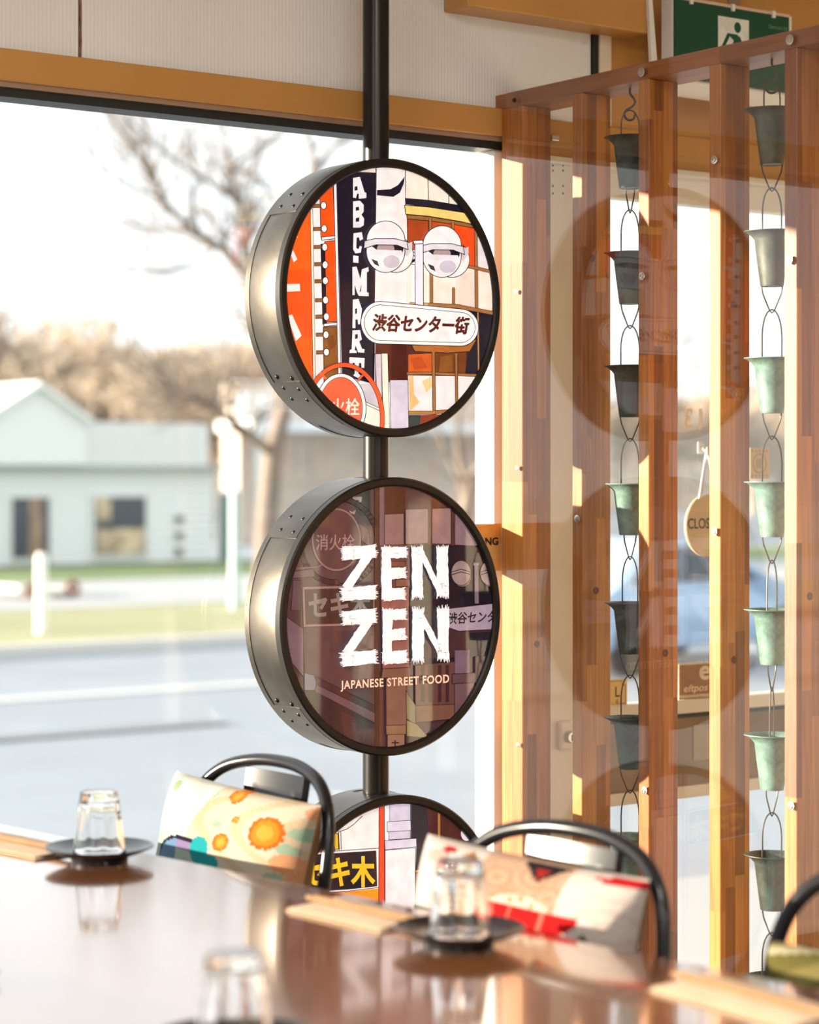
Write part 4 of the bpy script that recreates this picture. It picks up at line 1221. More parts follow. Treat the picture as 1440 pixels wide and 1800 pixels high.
names = ['black glazed saucer on the far left end of the table', 'black glazed saucer in front of the cushion with the red bowl', 'black glazed saucer cut by the bottom edge of the picture']
gn = ['upturned fluted glass tumbler on the leftmost saucer', 'upturned fluted glass tumbler in front of the cushion with the red bowl', 'upturned fluted glass tumbler nearest the camera at the bottom edge']
for (pp, _, an), nm, g_ in zip(spots, names, gn):
    q = at_z(pp[0], pp[1], TZ)
    s = saucer((q.x, q.y, TZ), nm); s['group'] = 'saucers on the table'
    t = tumbler((q.x, q.y, TZ + 0.0120), g_, an); t['group'] = 'upturned tumblers on the table'

# folded paper napkins and chopsticks
def napkin(P0, P1, w, label, lift=0.004, fold=0.45, split=True):
    """folded paper strip from P0 to P1 on the table, width w, top leaf set back to show the fold"""
    P0, P1 = Vector(P0), Vector(P1)
    d = (P1 - P0); L_ = d.length; d.normalize(); n = Vector((-d.y, d.x, 0))
    verts, faces = [], []
    def leaf(w0, w1, z0, l0, l1, curl):
        N_ = 10; b = len(verts)
        for i in range(N_ + 1):
            t = i / N_
            for j in range(4):
                s = j / 3
                z = z0 + curl * (math.sin(t * 2.4 + s) * 0.5 + 0.5) * (0.3 + 0.7 * s)
                p = P0 + d * (l0 + (l1 - l0) * t) + n * (w0 + (w1 - w0) * s)
                verts.append(Vector((p.x, p.y, TZ + z)))
        base = len(verts)
        for i in range(N_ + 1):
            for j in range(4):
                v = verts[b + i * 4 + j]
                verts.append(v + Vector((0, 0, 0.0009)))
        for i in range(N_):
            for j in range(3):
                a_ = b + i * 4 + j
                faces.append((a_, a_ + 4, a_ + 5, a_ + 1))
                c_ = base + i * 4 + j
                faces.append((c_, c_ + 1, c_ + 5, c_ + 4))
        for i in range(N_):
            for j in (0, 3):
                a_ = b + i * 4 + j; c_ = base + i * 4 + j
                faces.append((a_, c_, c_ + 4, a_ + 4))
        for j in range(3):
            for i in (0, N_):
                a_ = b + i * 4 + j; c_ = base + i * 4 + j
                faces.append((a_, a_ + 1, c_ + 1, c_))
    leaf(0, w, 0.0004, 0, L_, lift * 0.3)
    leaf(w * 0.02, w * 0.97, 0.0030, L_ * 0.01, L_ * 0.99, lift)
    o = obj('paper_napkin', verts, faces, M['kraft'], None, False)
    bm = bmesh.new(); bm.from_mesh(o.data); bmesh.ops.recalc_face_normals(bm, faces=bm.faces[:]); bm.to_mesh(o.data); bm.free()
    tag(o, label, 'napkin', 'folded paper napkins on the table')
    return o
def chopstick(P0, P1, label, z=0.010):
    P0, P1 = Vector(P0), Vector(P1)
    a_ = Vector((P0.x, P0.y, TZ + z)); b_ = Vector((P1.x, P1.y, TZ + z))
    v, f = tube_geo([a_, a_.lerp(b_, 0.4), b_], 0.003, 4, radii=[0.0036, 0.0034, 0.0024])
    o = obj('chopstick', v, f, M['chop'], None)
    return tag(o, label, 'chopstick', 'chopsticks on the napkins')
def setting(px0, px1, w, where, cs=True, off=0.5, ext=0.0):
    A0, A1 = at_z(*px0, TZ), at_z(*px1, TZ)
    napkin(A0, A1, w, 'folded brown paper napkin ' + where)
    if cs:
        d = (A1 - A0).normalized(); n = Vector((-d.y, d.x, 0))
        o1 = n * w * off
        chopstick(A0 + o1 - d * 0.01, A1 + o1 + d * (0.02 + ext), 'inner of two wooden chopsticks on the napkin ' + where)
        o2 = n * (w * off + 0.0085)
        chopstick(A0 + o2 - d * 0.006, A1 + o2 + d * (0.024 + ext), 'outer of two wooden chopsticks on the napkin ' + where)
setting((502, 1602), (668, 1640), 0.085, 'left of the middle tumbler')
setting((1142, 1742), (1392, 1812), 0.085, 'at the lower right corner')
setting((-110, 1478), (62, 1512), 0.085, 'beside the leftmost saucer')
setting((-190, 1760), (-24, 1744), 0.075, 'at the left edge of the picture', ext=0.0)

# ================================================================== metal chairs
def back_x(z):                 # the back leans away from the sitter (+x is behind)
    return 0.165 + (z - 0.45) * 0.17
def make_chair(label):
    """faces local -x, origin on the floor under the seat; back at +x"""
    root = empty('metal_chair'); tag(root, label, 'chair', 'black metal chairs along the table')
    # back hoop of tube
    hoop = []
    for y, z in ((0.172, 0.435), (0.180, 0.56), (0.187, 0.68), (0.184, 0.745), (0.165, 0.795), (0.125, 0.828), (0.065, 0.844), (0, 0.848), (-0.065, 0.844), (-0.125, 0.828), (-0.165, 0.795), (-0.184, 0.745), (-0.187, 0.68), (-0.180, 0.56), (-0.172, 0.435)):
        hoop.append((back_x(z) + 0.028 * (1 - (y / 0.19) ** 2), y, z))
    h = tube('back_hoop', smooth_path(hoop, 6), 0.0098, M['black_metal'], None, 14); h.parent = root
    # pressed splat with a raised rounded field
    bm = bmesh.new()
    NU, NV = 28, 40
    grid = []
    for j in range(NV + 1):
        z = 0.44 + (0.832 - 0.44) * j / NV
        hw = 0.074 + 0.008 * (j / NV)
        row = []
        for i in range(NU + 1):
            u = i / NU * 2 - 1
            y = u * hw
            x = back_x(z) + 0.028 * (1 - (y / 0.19) ** 2)
            # emboss
            qx, qz = abs(y) - 0.044, abs(z - 0.668) - 0.12
            d = math.hypot(max(qx, 0), max(qz, 0)) + min(max(qx, qz), 0)
            e = max(0.0, 1 - abs(d) / 0.011)
            x -= 0.006 * e * e * (3 - 2 * e)
            ed_ = max(0.0, (abs(u) - 0.94) / 0.06); x += 0.008 * ed_
            row.append((x, y, z))
        grid.append(row)
    fr = [[bm.verts.new(p) for p in row] for row in grid]
    bk = [[bm.verts.new((p[0] + 0.0014, p[1], p[2])) for p in row] for row in grid]
    for j in range(NV):
        for i in range(NU):
            bm.faces.new([fr[j][i], fr[j + 1][i], fr[j + 1][i + 1], fr[j][i + 1]])
            bm.faces.new([bk[j][i], bk[j][i + 1], bk[j + 1][i + 1], bk[j + 1][i]])
    for j in range(NV):
        for i in (0, NU): bm.faces.new([fr[j][i], fr[j + 1][i], bk[j + 1][i], bk[j][i]])
    for i in range(NU):
        for j in (0, NV): bm.faces.new([fr[j][i], fr[j][i + 1], bk[j][i + 1], bk[j][i]])
    s = bm_obj('back_splat', bm, M['black_metal'], None, True); s.parent = root
    # seat pan
    bm = bmesh.new()
    vs, fs = bm_box(bm, -0.185, 0.180, -0.180, 0.180, 0.425, 0.452)
    bmesh.ops.bevel(bm, geom=[e for e in bm.edges if abs(e.verts[0].co.z - e.verts[1].co.z) > 0.01], offset=0.05, segments=6, affect='EDGES', profile=0.5)
    bmesh.ops.bevel(bm, geom=[e for e in bm.edges if e.calc_length() > 0 and abs(e.verts[0].co.z - e.verts[1].co.z) < 1e-5 and e.verts[0].co.z > 0.45], offset=0.008, segments=3, affect='EDGES', profile=0.5)
    o = bm_obj('seat', bm, M['black_metal'], None, True); o.parent = root
    for sx in (-1, 1):
        for sy in (-1, 1):
            bx, by = (0.150 if sx > 0 else 0.158) * sx, 0.150 * sy
            fx, fy = 0.225 * sx, 0.205 * sy
            bm = bmesh.new()
            rows = []
            for z, cx, cy, w in ((0.0, fx, fy, 0.011), (0.43, bx, by, 0.024)):
                rows.append([bm.verts.new((cx + a * w, cy + b * w, z)) for a, b in ((-1, -1), (1, -1), (1, 1), (-1, 1))])
            bm.faces.new(rows[0][::-1]); bm.faces.new(rows[1])
            for i in range(4): bm.faces.new([rows[0][i], rows[0][(i + 1) % 4], rows[1][(i + 1) % 4], rows[1][i]])
            bmesh.ops.bevel(bm, geom=bm.edges[:], offset=0.004, segments=2, affect='EDGES')
            o = bm_obj('leg', bm, M['black_metal'], None, False); o.parent = root
    for sgn in (1, -1):
        o = tube('cross_brace', [(-0.19, 0.178 * sgn, 0.20), (0.19, -0.178 * sgn, 0.205)], 0.006, M['black_metal'], None, 8); o.parent = root
    return root
c1 = make_chair('black metal chair with the orange flower cushion near the drum sign')
def place(c, px, py, zt, rot, back=0.2607):
    q = at_z(px, py, zt)       # top centre of the hoop
    d = Vector((math.cos(rot), math.sin(rot), 0))
    c.matrix_basis = Matrix.Translation((q.x - d.x * back, q.y - d.y * back, 0)) @ Matrix.Rotation(rot, 4, 'Z')
    return Vector((q.x, q.y, 0)), d
c2 = copy_tree(c1); c2['label'] = 'black metal chair with the red bowl cushion by the slat screen'
c3 = copy_tree(c1); c3['label'] = 'black metal chair cut by the right edge of the picture'
place(c1, 490, 1323, 0.861, math.radians(3))
place(c2, 1012, 1439, 0.861, math.radians(6))
P3 = Vector((1.672, 1.628, 0)); c3.matrix_basis = Matrix.Translation(P3) @ Matrix.Rotation(math.radians(8), 4, 'Z')

# ================================================================== cushions
def cushion(name, paint, size, thick, mtx, label, back_col, vs=1.25):
    N = 110
    verts, faces, cols = [], [], []
    def h(u, v):
        a = max(0.0, 1 - (2 * u - 1) ** 4) * max(0.0, 1 - (2 * v - 1) ** 4)
        return thick * (a ** 0.5) * (1 + 0.05 * math.sin(9 * u + 4 * v) + 0.04 * math.sin(17 * v - 6 * u))
    for side in (1, -1):
        for j in range(N + 1):
            for i in range(N + 1):
                u, v = i / N, j / N
                # pinched sides, pointed corners
                pu = (u - 0.5) * (1 - 0.055 * (1 - (2 * v - 1) ** 2)); pv = (v - 0.5) * (1 - 0.018 * (1 - (2 * u - 1) ** 2))
                verts.append((pu * size[0], -side * h(u, v) / 2, -pv * size[1]))
        b = 0 if side == 1 else (N + 1) ** 2
        for j in range(N):
            for i in range(N):
                a_ = b + j * (N + 1) + i
                f = (a_, a_ + 1, a_ + N + 2, a_ + N + 1)
                faces.append(f if side == -1 else f[::-1])
                cols.append(lin(paint((i + 0.5) / N * 0.87, (j + 0.5) / N * vs)) if side == 1 else lin(back_col))
    me = bpy.data.meshes.new(name); me.from_pydata(verts, [], faces); me.update()
    me.polygons.foreach_set('use_smooth', [True] * len(me.polygons))
    at = me.color_attributes.new('print', 'FLOAT_COLOR', 'CORNER')
    flat = []
    for p, c in zip(me.polygons, cols): flat.extend(c * p.loop_total)
    at.data.foreach_set('color', flat)
    me.materials.append(M['cloth_print'])
    o = bpy.data.objects.new(name, me); COL.objects.link(o)
    o.matrix_basis = mtx
    return tag(o, label, 'cushion')
def inell(u, v, cx, cy, rx, ry): return ((u - cx) / rx) ** 2 + ((v - cy) / ry) ** 2 < 1
def flower(u, v, cx, cy, r):
    a = math.atan2(v - cy, u - cx); d = math.hypot(u - cx, v - cy)
    return d < r * (0.92 + 0.08 * abs(math.sin(a * 6.5)))
def paint_flowers(u, v):
    c = (238, 222, 200)
    if math.sin(u * 26 + 6 * math.sin(v * 9)) > 0.55: c = (232, 206, 172)
    for cx, cy, rx, ry in ((0.86, 0.16, 0.05, 0.03), (0.82, 0.25, 0.04, 0.03), (0.80, 0.40, 0.04, 0.03), (0.74, 0.47, 0.06, 0.025), (0.33, 0.05, 0.03, 0.03), (0.44, 0.20, 0.03, 0.02), (0.70, 0.60, 0.06, 0.03)):
        if inell(u, v, cx, cy, rx, ry): c = (178, 204, 178)
    for cx, cy, rx, ry in ((0.83, 0.32, 0.06, 0.05), (0.90, 0.05, 0.06, 0.04), (0.88, 0.42, 0.05, 0.09)):
        if inell(u, v, cx, cy, rx, ry): c = (246, 176, 130)
    for cx, cy, r in ((0.72, 0.185, 0.088), (0.47, 0.035, 0.045), (0.50, 0.285, 0.05), (0.535, 0.155, 0.02), (0.90, 0.52, 0.10), (0.6, 0.7, 0.08)):
        if flower(u, v, cx, cy, r):
            d = math.hypot(u - cx, v - cy) / r
            c = (255, 178, 70) if d < 0.45 else ((255, 150, 40) if d < 0.75 else (252, 112, 24))
    if u < 0.36 - 0.30 * v:                       # white stitched patch
        c = (246, 244, 238) if math.sin(60 * math.hypot(u - 0.16, v - 0.12)) < 0.7 else (234, 236, 228)
        if inell(u, v, 0.10, 0.06, 0.03, 0.03): c = (176, 200, 160)
    if v > 0.30 and u < 0.16 + 0.1 * (v - 0.3):
        c = (206, 228, 210) if math.sin(70 * math.hypot(u - 0.05, v - 0.45)) < 0.4 else (182, 212, 192)
    if v > 0.28 and inell(u, v, 0.27, 0.42, 0.17, 0.115):
        c = (30, 26, 60)
        if inell(u, v, 0.27, 0.43, 0.16, 0.105): c = (120, 160, 200) if u < 0.22 else ((160, 140, 190) if v < 0.37 else (198, 222, 206))
    if inell(u, v, 0.375, 0.355, 0.06, 0.075) or inell(u, v, 0.46, 0.405, 0.065, 0.045): c = (30, 178, 186)
    return c
def paint_bowl(u, v):
    c = (240, 226, 218)
    if 0.30 < u < 0.64 and v < 0.42:
        c = (216, 176, 150)
        for cx, cy in ((0.38, 0.14), (0.52, 0.10), (0.60, 0.20), (0.44, 0.26), (0.34, 0.32)):
            d = math.hypot(u - cx, (v - cy) * 0.9)
            if d < 0.09 and math.sin(d * 150) > 0.2: c = (204, 156, 126)
    if u > 0.66 and math.sin(90 * math.hypot(u - 0.80, (v - 0.30))) > 0.75 and math.hypot(u - 0.80, v - 0.3) < 0.16: c = (230, 208, 196)
    if 0.21 < u < 0.30:
        if inell(u, v, 0.245, 0.12, 0.035, 0.085) and not inell(u, v, 0.262, 0.10, 0.018, 0.035): c = (172, 116, 54)
        if inell(u, v, 0.27, 0.21, 0.03, 0.06) and not inell(u, v, 0.278, 0.20, 0.014, 0.025): c = (172, 116, 54)
        if inell(u, v, 0.235, 0.28, 0.012, 0.02) or inell(u, v, 0.24, 0.33, 0.012, 0.02): c = (90, 50, 30)
    if inell(u, v, 0.15, 0.05, 0.03, 0.02): c = (200, 30, 36)
    if inell(u, v, 0.11, 0.10, 0.05, 0.04): c = (226, 190, 180)
    if 0.02 < v < 0.125 and abs(u - 0.535) < (0.125 - v) * 0.85:
        c = (34, 28, 34)
        if 0.04 < v < 0.105 and abs(u - 0.535) < (0.105 - v) * 0.55: c = (170, 34, 30)
    if inell(u, v, 0.50, 0.30, 0.125, 0.085) and v < 0.31: c = (244, 226, 208) if not any(inell(u, v, x, y, 0.014, 0.012) for x, y in ((0.46, 0.25), (0.5, 0.235), (0.55, 0.26), (0.53, 0.285))) else (200, 150, 100)
    if inell(u, v, 0.525, 0.285, 0.205, 0.155) and v > 0.285 - 0.35 * max(0, 0.40 - u) :
        c = (216, 22, 26)
        if abs(u - 0.40 - 0.05 * (v - 0.3)) < 0.006 or abs(u - 0.47) < 0.006 or abs(u - 0.60) < 0.006: c = (240, 130, 110)
    if inell(u, v, 0.82, 0.04, 0.10, 0.02): c = (206, 30, 36)
    if v > 0.36 and abs(u - 0.755) < (v - 0.36) * 0.62 and v < 0.52: c = (36, 36, 46)
    return c
def paint_olive(u, v):
    c = (120, 112, 58)
    if math.sin(u * 22 + 5 * math.sin(v * 8)) > 0.3: c = (150, 138, 84)
    if math.sin(v * 30 + u * 10) > 0.85: c = (206, 198, 160)
    return c
def lean(c, rot, lean_deg, roll=0.0):
    # cushion face looks along local -y; turn so it looks to the sitter (chair's -x), tip it back
    return Matrix.Translation(c) @ Matrix.Rotation(rot - math.pi / 2, 4, 'Z') @ Matrix.Rotation(math.radians(-lean_deg), 4, 'X') @ Matrix.Rotation(math.radians(roll), 4, 'Y')
def back_of(c):
    return c.matrix_basis @ Vector((0, 0, 0)), c.matrix_basis.to_3x3() @ Vector((1, 0, 0)), c.matrix_basis.to_3x3() @ Vector((0, 1, 0))
for c, paint, nm, lab, rot, dx, dy, zc, roll, bc in ((c1, paint_flowers, 'cushion', 'patchwork cushion with orange flowers on the chair near the drum sign', math.radians(3), 0.172, 0.015, 0.635, 1.5, (200, 150, 100)),
                                      (c2, paint_bowl, 'cushion', 'pink patchwork cushion with a red bowl on the chair by the slats', math.radians(6), 0.174, 0.025, 0.642, 1.0, (210, 170, 140)),
                                      (c3, paint_olive, 'cushion', 'olive green patterned cushion on the chair at the right edge', math.radians(8), 0.165, -0.008, 0.602, 0.0, (110, 100, 60))):
    o_, fx_, fy_ = back_of(c)
    cc = o_ + fx_ * dx + fy_ * dy + Z_ * zc
    cu = cushion(nm, paint, (0.37, 0.31) if paint is paint_olive else (0.385, 0.36), 0.10, lean(cc, rot, 11, roll), lab, bc, 1.7 if paint is paint_bowl else 1.25)
    cu['group'] = 'cushions on the chairs'

# ================================================================== the street outside
GZ = -0.90
M['asphalt'] = simple('asphalt', (0.29, 0.325, 0.37), 0.8, var=0.08, vscale=0.6)
M['path'] = simple('footpath', (0.42, 0.43, 0.44), 0.8, var=0.06, vscale=0.8)
M['verge'] = simple('dry_grass', (0.34, 0.345, 0.19), 0.9, var=0.15, vscale=0.5)
M['lawn'] = simple('lawn_green', (0.15, 0.21, 0.08), 0.9, var=0.2, vscale=0.6)
M['line'] = simple('road_paint', (0.62, 0.63, 0.62), 0.7)
M['house_white'] = simple('house_white', (0.85, 0.86, 0.86), 0.7)
M['kerb'] = simple('kerb_concrete', (0.62, 0.60, 0.56), 0.8)
def strip(name, y0, y1, z, mat, lab, x0=-60, x1=110, t=0.05):
    return struct(box(name, x0, x1, y0, y1, z - t, z, mat), lab)
strip('ground', 5.8, 260, GZ - 0.02, M['asphalt'], 'wide street surface and ground beyond', -120, 260, 0.3)
strip('footpath', 3.50, 5.8, -0.14, M['path'], 'pale footpath outside the shop front', -30, 40, 1.1)
strip('road_line', 19.6, 19.9, GZ + 0.002, M['line'], 'white line painted along the road', t=0.02)
strip('dark_strip', 16.75, 17.0, GZ + 0.002, simple('dark_strip_grey', (0.22, 0.22, 0.235), 0.8), 'dark grey strip at the near side of the road', -30, 10.2, t=0.02)  # flat strip, darker than the asphalt around it
strip('kerb', 24.3, 24.6, GZ + 0.12, M['kerb'], 'kerb on the far side of the road', t=0.2)
strip('grass_verge', 24.6, 30.5, GZ + 0.12, M['verge'], 'yellowish grass verge across the road', t=0.2)
strip('far_path', 30.5, 38.0, GZ + 0.13, M['path'], 'pale path in front of the white house', t=0.2)
strip('lawn', 38.0, 44.6, GZ + 0.14, M['lawn'], 'green lawn of the white house', t=0.2)

# white house --------------------------------------------------------------
HY = 44.6
def hx(px): return at_y(px, 900, HY).x
def hz(py, px=150): return at_y(px, py, HY).z
M['weatherboard'] = simple('white_weatherboard', (0.84, 0.87, 0.90), 0.7)
M['roof_sheet'] = simple('pale_roof', (0.74, 0.76, 0.77), 0.6)
M['dark_glass'] = simple('dark_window_glass', (0.05, 0.07, 0.09), 0.08)
M['dark_door'] = simple('dark_teal_door', (0.10, 0.16, 0.18), 0.5)
house = empty('house', ((hx(-60) + hx(375)) / 2, HY, GZ)); tag(house, 'white weatherboard house with a gable and dark windows across the street', 'house')
x0, x1 = hx(-330), hx(372)
zb, ze = GZ, hz(822)
nb = 14
for i in range(nb):                          # lapped boards
    za, zc_ = zb + (ze - zb) * i / nb, zb + (ze - zb) * (i + 1) / nb
    bm = bmesh.new()
    pr = [(HY, za), (HY - 0.05, za), (HY - 0.015, zc_), (HY, zc_)]
    va = [bm.verts.new((x0, y, z)) for y, z in pr]; vb = [bm.verts.new((x1, y, z)) for y, z in pr]
    bm.faces.new(va); bm.faces.new(vb[::-1])
    for k in range(4): bm.faces.new([va[k], vb[k], vb[(k + 1) % 4], va[(k + 1) % 4]])
    bm_obj('weatherboard', bm, M['weatherboard'], house)
box('wall', x0, x1, HY, HY + 6.0, zb, ze, M['weatherboard'], house)
# parapet / roof front
box('eave', x0, x1 + 0.2, HY - 0.35, HY, ze - 0.02, ze + 0.06, simple('grey_eave', (0.42, 0.47, 0.48), 0.7), house)
box('parapet', x0, hx(345), HY - 0.30, HY + 5, ze + 0.06, hz(742), M['roof_sheet'], house)
bm = bmesh.new()
pr = [(hx(-60), ze + 0.06), (hx(134), ze + 0.06), (hx(134), hz(742)), (hx(48), hz(684)), (hx(-60), hz(752))]
va = [bm.verts.new((x, HY - 0.45, z)) for x, z in pr]; vb = [bm.verts.new((x, HY + 5.2, z)) for x, z in pr]
bm.faces.new(va); bm.faces.new(vb[::-1])
for k in range(5): bm.faces.new([va[k], vb[k], vb[(k + 1) % 5], va[(k + 1) % 5]])
bm_obj('gable', bm, M['weatherboard'], house)
for a_, b_ in (((hx(-66), hz(757)), (hx(48), hz(684))), ((hx(48), hz(684)), (hx(140), hz(746)))):
    bm = bmesh.new()
    (xa, za), (xb, zb_) = a_, b_
    pr = [(xa, za), (xb, zb_), (xb, zb_ + 0.12), (xa, za + 0.12)]
    va = [bm.verts.new((x, HY - 0.65, z)) for x, z in pr]; vb = [bm.verts.new((x, HY + 5.4, z)) for x, z in pr]
    bm.faces.new(va); bm.faces.new(vb[::-1])
    for k in range(4): bm.faces.new([va[k], vb[k], vb[(k + 1) % 4], va[(k + 1) % 4]])
    bm_obj('roof_slope', bm, M['house_white'], house)
def hwin(pa, pb, qa, qb, name='window', glass='dark_glass', frame=0.10):
    xa, xb, zt_, zb_ = hx(pa), hx(pb), hz(qa), hz(qb)
    w = box(name, xa - frame, xb + frame, HY - 0.10, HY - 0.03, zb_ - frame, zt_ + frame, M['house_white'], house, bevel=0.01)
    box('pane', xa, xb, HY - 0.125, HY - 0.10, zb_, zt_, M[glass], w)
    return w, xa, xb, zb_, zt_
w, xa, xb, za, zt_ = hwin(18, 82, 874, 978)
M['curtain'] = simple('brown_curtain', (0.35, 0.24, 0.18), 0.8, var=0.3, vscale=3)
box('curtain', xa + (xb - xa) * 0.45, xa + (xb - xa) * 0.8, HY - 0.128, HY - 0.124, za, zt_, M['curtain'], w)
w, xa, xb, za, zt_ = hwin(163, 252, 874, 976)
M['goods'] = simple('shop_goods', (0.55, 0.44, 0.30), 0.7, var=0.5, vscale=3)
box('display', xa + 0.03, xb - 0.03, HY - 0.135, HY - 0.124, za, za + (zt_ - za) * 0.45, M['goods'], w, bevel=0.004)
box('blind', xa + 0.03, xa + (xb - xa) * 0.3, HY - 0.135, HY - 0.124, za + (zt_ - za) * 0.6, zt_, M['goods'], w)
for q in (914, 944, 972): hwin(305, 318, q - 6, q + 7, frame=0.04)
w, *_ = hwin(384, 402, 868, 1002, 'door', 'dark_door', 0.06)
box('porch_post', hx(409), hx(421), HY - 1.1, HY - 1.0, GZ, hz(742), M['house_white'], house)
box('side_wall', hx(372), hx(404), HY + 1, HY + 1.2, GZ, hz(742), M['weatherboard'], house)

# low things in front of the house
def fx(px, Y): return at_y(px, 900, Y).x
def fz(py, px, Y): return at_y(px, py, Y).z
M['brick'] = simple('dark_brick', (0.26, 0.14, 0.11), 0.9, var=0.25, vscale=6)
M['hedge'] = simple('hedge_leaf', (0.16, 0.26, 0.09), 0.9, var=0.3, vscale=4)
Y = 42.0
for pa, pb, qa, qb in ((196, 258, 1027, 1050), (292, 362, 1024, 1050)):
    o = box('brick_wall', fx(pa, Y), fx(pb, Y), Y, Y + 0.3, GZ, fz(qa, pa, Y), M['brick'], None, bevel=0.02)
    tag(o, 'low dark brick wall left of the white letterbox' if pa < 250 else 'low dark brick wall right of the white letterbox', 'wall', 'low brick walls of the house garden')
o = box('letterbox', fx(262, Y), fx(290, Y), Y - 0.1, Y + 0.3, GZ, fz(1016, 270, Y), M['house_white'], None, bevel=0.04); tag(o, 'white letterbox pillar between the two low brick walls', 'letterbox')
def blob(name, x, y, z, rx, ry, rz_, mat, seed, n=3):
    bm = bmesh.new(); bmesh.ops.create_icosphere(bm, subdivisions=n, radius=1.0)
    r = random.Random(seed)
    for v in bm.verts:
        s = 1 + r.uniform(-0.14, 0.14)
        v.co = Vector((v.co.x * rx * s, v.co.y * ry * s, v.co.z * rz_ * s))
    o = bm_obj(name, bm, mat, None, False); o.location = (x, y, z); return o
Y = 43.3
for i, (px, w, qa) in enumerate(((0, 1.12, 1010), (112, 1.12, 1008), (224, 1.12, 1006), (332, 1.12, 1004))):
    h_ = fz(qa, px, Y) - GZ
    o = blob('hedge', fx(px, Y), Y, GZ + h_ * 0.5, w * 0.62, 0.5, h_ * 0.55, M['hedge'], i)
    tag(o, ['clipped green hedge at the far left under the house window', 'clipped green hedge second from the left before the house', 'clipped green hedge third from the left before the house', 'clipped green hedge nearest the house door'][i], 'hedge', 'hedges along the house front')
# pale boat-like trailer cover and fence rail along the verge
Y = 33.0
M['cover'] = simple('pale_cover', (0.80, 0.79, 0.72), 0.7)
bm = bmesh.new()
xa, xb = fx(28, Y), fx(165, Y)
pr = [(xa, GZ + 0.25), (xa, fz(1030, 30, Y)), (xa + (xb - xa) * 0.55, fz(1036, 90, Y)), (xb, fz(1066, 160, Y)), (xb, GZ + 0.25)]
va = [bm.verts.new((x, Y, z)) for x, z in pr]; vb = [bm.verts.new((x, Y + 1.2, z)) for x, z in pr]
bm.faces.new(va); bm.faces.new(vb[::-1])
for k in range(5): bm.faces.new([va[k], vb[k], vb[(k + 1) % 5], va[(k + 1) % 5]])
bmesh.ops.bevel(bm, geom=bm.edges[:], offset=0.06, segments=2, affect='EDGES')
o = bm_obj('trailer', bm, M['cover'], None)
root = empty('covered_trailer', ((xa + xb) / 2, Y + 0.6, GZ)); tag(root, 'low trailer under a cream cover on the far path', 'trailer')
o.name = 'cover'; attach(o, root)
for xx in (xa + 0.3, xb - 0.4):
    lathe('wheel', [(0.05, -0.05), (0.11, -0.05), (0.14, -0.03), (0.14, 0.03), (0.11, 0.05), (0.05, 0.05)], M['brick'], root, 20, Matrix.Translation((xx, Y, GZ + 0.27)) @ Matrix.Rotation(math.pi / 2, 4, 'X'), True)
Y = 31.0
fence = empty('rail_fence', (fx(300, Y), Y, GZ)); tag(fence, 'low white rail fence behind the grass verge', 'fence')
M['fence_white'] = simple('fence_white', (0.84, 0.82, 0.76), 0.7)
box('rail', fx(150, Y), fx(900, Y), Y, Y + 0.1, fz(1096, 300, Y), fz(1074, 300, Y), M['fence_white'], fence)
for px in (158, 290, 418, 560, 700): box('fence_post', fx(px - 7, Y), fx(px + 7, Y), Y - 0.02, Y + 0.14, GZ + 0.1, fz(1066, px, Y), M['fence_white'], fence)
def street_post(px, w, qa, Y, mat, label):
    o = tube('street_post', [(fx(px, Y), Y, GZ + 0.1), (fx(px, Y), Y, fz(qa, px, Y) - 0.05), (fx(px, Y), Y, fz(qa, px, Y))], w, mat, None, 12, radii=[w, w, w * 0.7])
    tag(o, label, 'post', 'posts along the verge')
street_post(73, 0.075, 972, 26.0, M['fence_white'], 'short white post on the verge before the left house window')
street_post(412, 0.07, 860, 29.0, simple('teal_post', (0.45, 0.62, 0.60), 0.6), 'tall pale green post left of the middle drum')

# bare trees ------------------------------------------------------------------
def grow(seed, levels, spread, L0, r0, kids, up=0.35, tips=0.004, lean_=(0, 0, 1), droop=0.0):
    r = random.Random(seed)
    V, F = [], []
    def seg_tube(pts, radii, n):
        v, f = tube_geo(pts, 0.1, n, radii=radii)
        b = len(V); V.extend(v); F.extend([tuple(b + i for i in q) for q in f if len(q) == 4])
    def branch(p, d, L_, rad, lev):
        n = 4 if lev < 3 else 3
        pts, radii = [p.copy()], [rad]
        q = p.copy(); dd = d.copy()
        for i in range(n):
            dd = (dd + Vector((r.uniform(-1, 1), r.uniform(-1, 1), r.uniform(-1, 1))) * 0.22 + Vector((0, 0, up * 0.12 - droop * lev * 0.02))).normalized()
            q = q + dd * (L_ / n); pts.append(q.copy()); radii.append(max(tips, rad * (1 - 0.42 * (i + 1) / n)))
        seg_tube(pts, radii, 7 if lev == 0 else (5 if lev < 3 else 3))
        if lev >= levels: return
        k = kids[min(lev, len(kids) - 1)]
        for c in range(k):
            t = 1.0 if c < 2 else r.uniform(0.35, 0.95)
            idx = min(n, max(1, int(round(t * n))))
            ax = Vector((r.uniform(-1, 1), r.uniform(-1, 1), r.uniform(-0.3, 0.6))).normalized()
            nd = (dd + ax * spread).normalized()
            branch(pts[idx], nd, L_ * r.uniform(0.62, 0.84), radii[idx] * (0.72 if c < 2 else 0.5), lev + 1)
    branch(Vector((0, 0, 0)), Vector(lean_).normalized(), L0, r0, 0)
    return V, F
M['bark'] = simple('grey_bark', (0.21, 0.17, 0.145), 0.9, var=0.2, vscale=3)
M['twig'] = simple('tan_twigs', (0.56, 0.46, 0.36), 0.9, var=0.12, vscale=0.8)
TY = 27.5
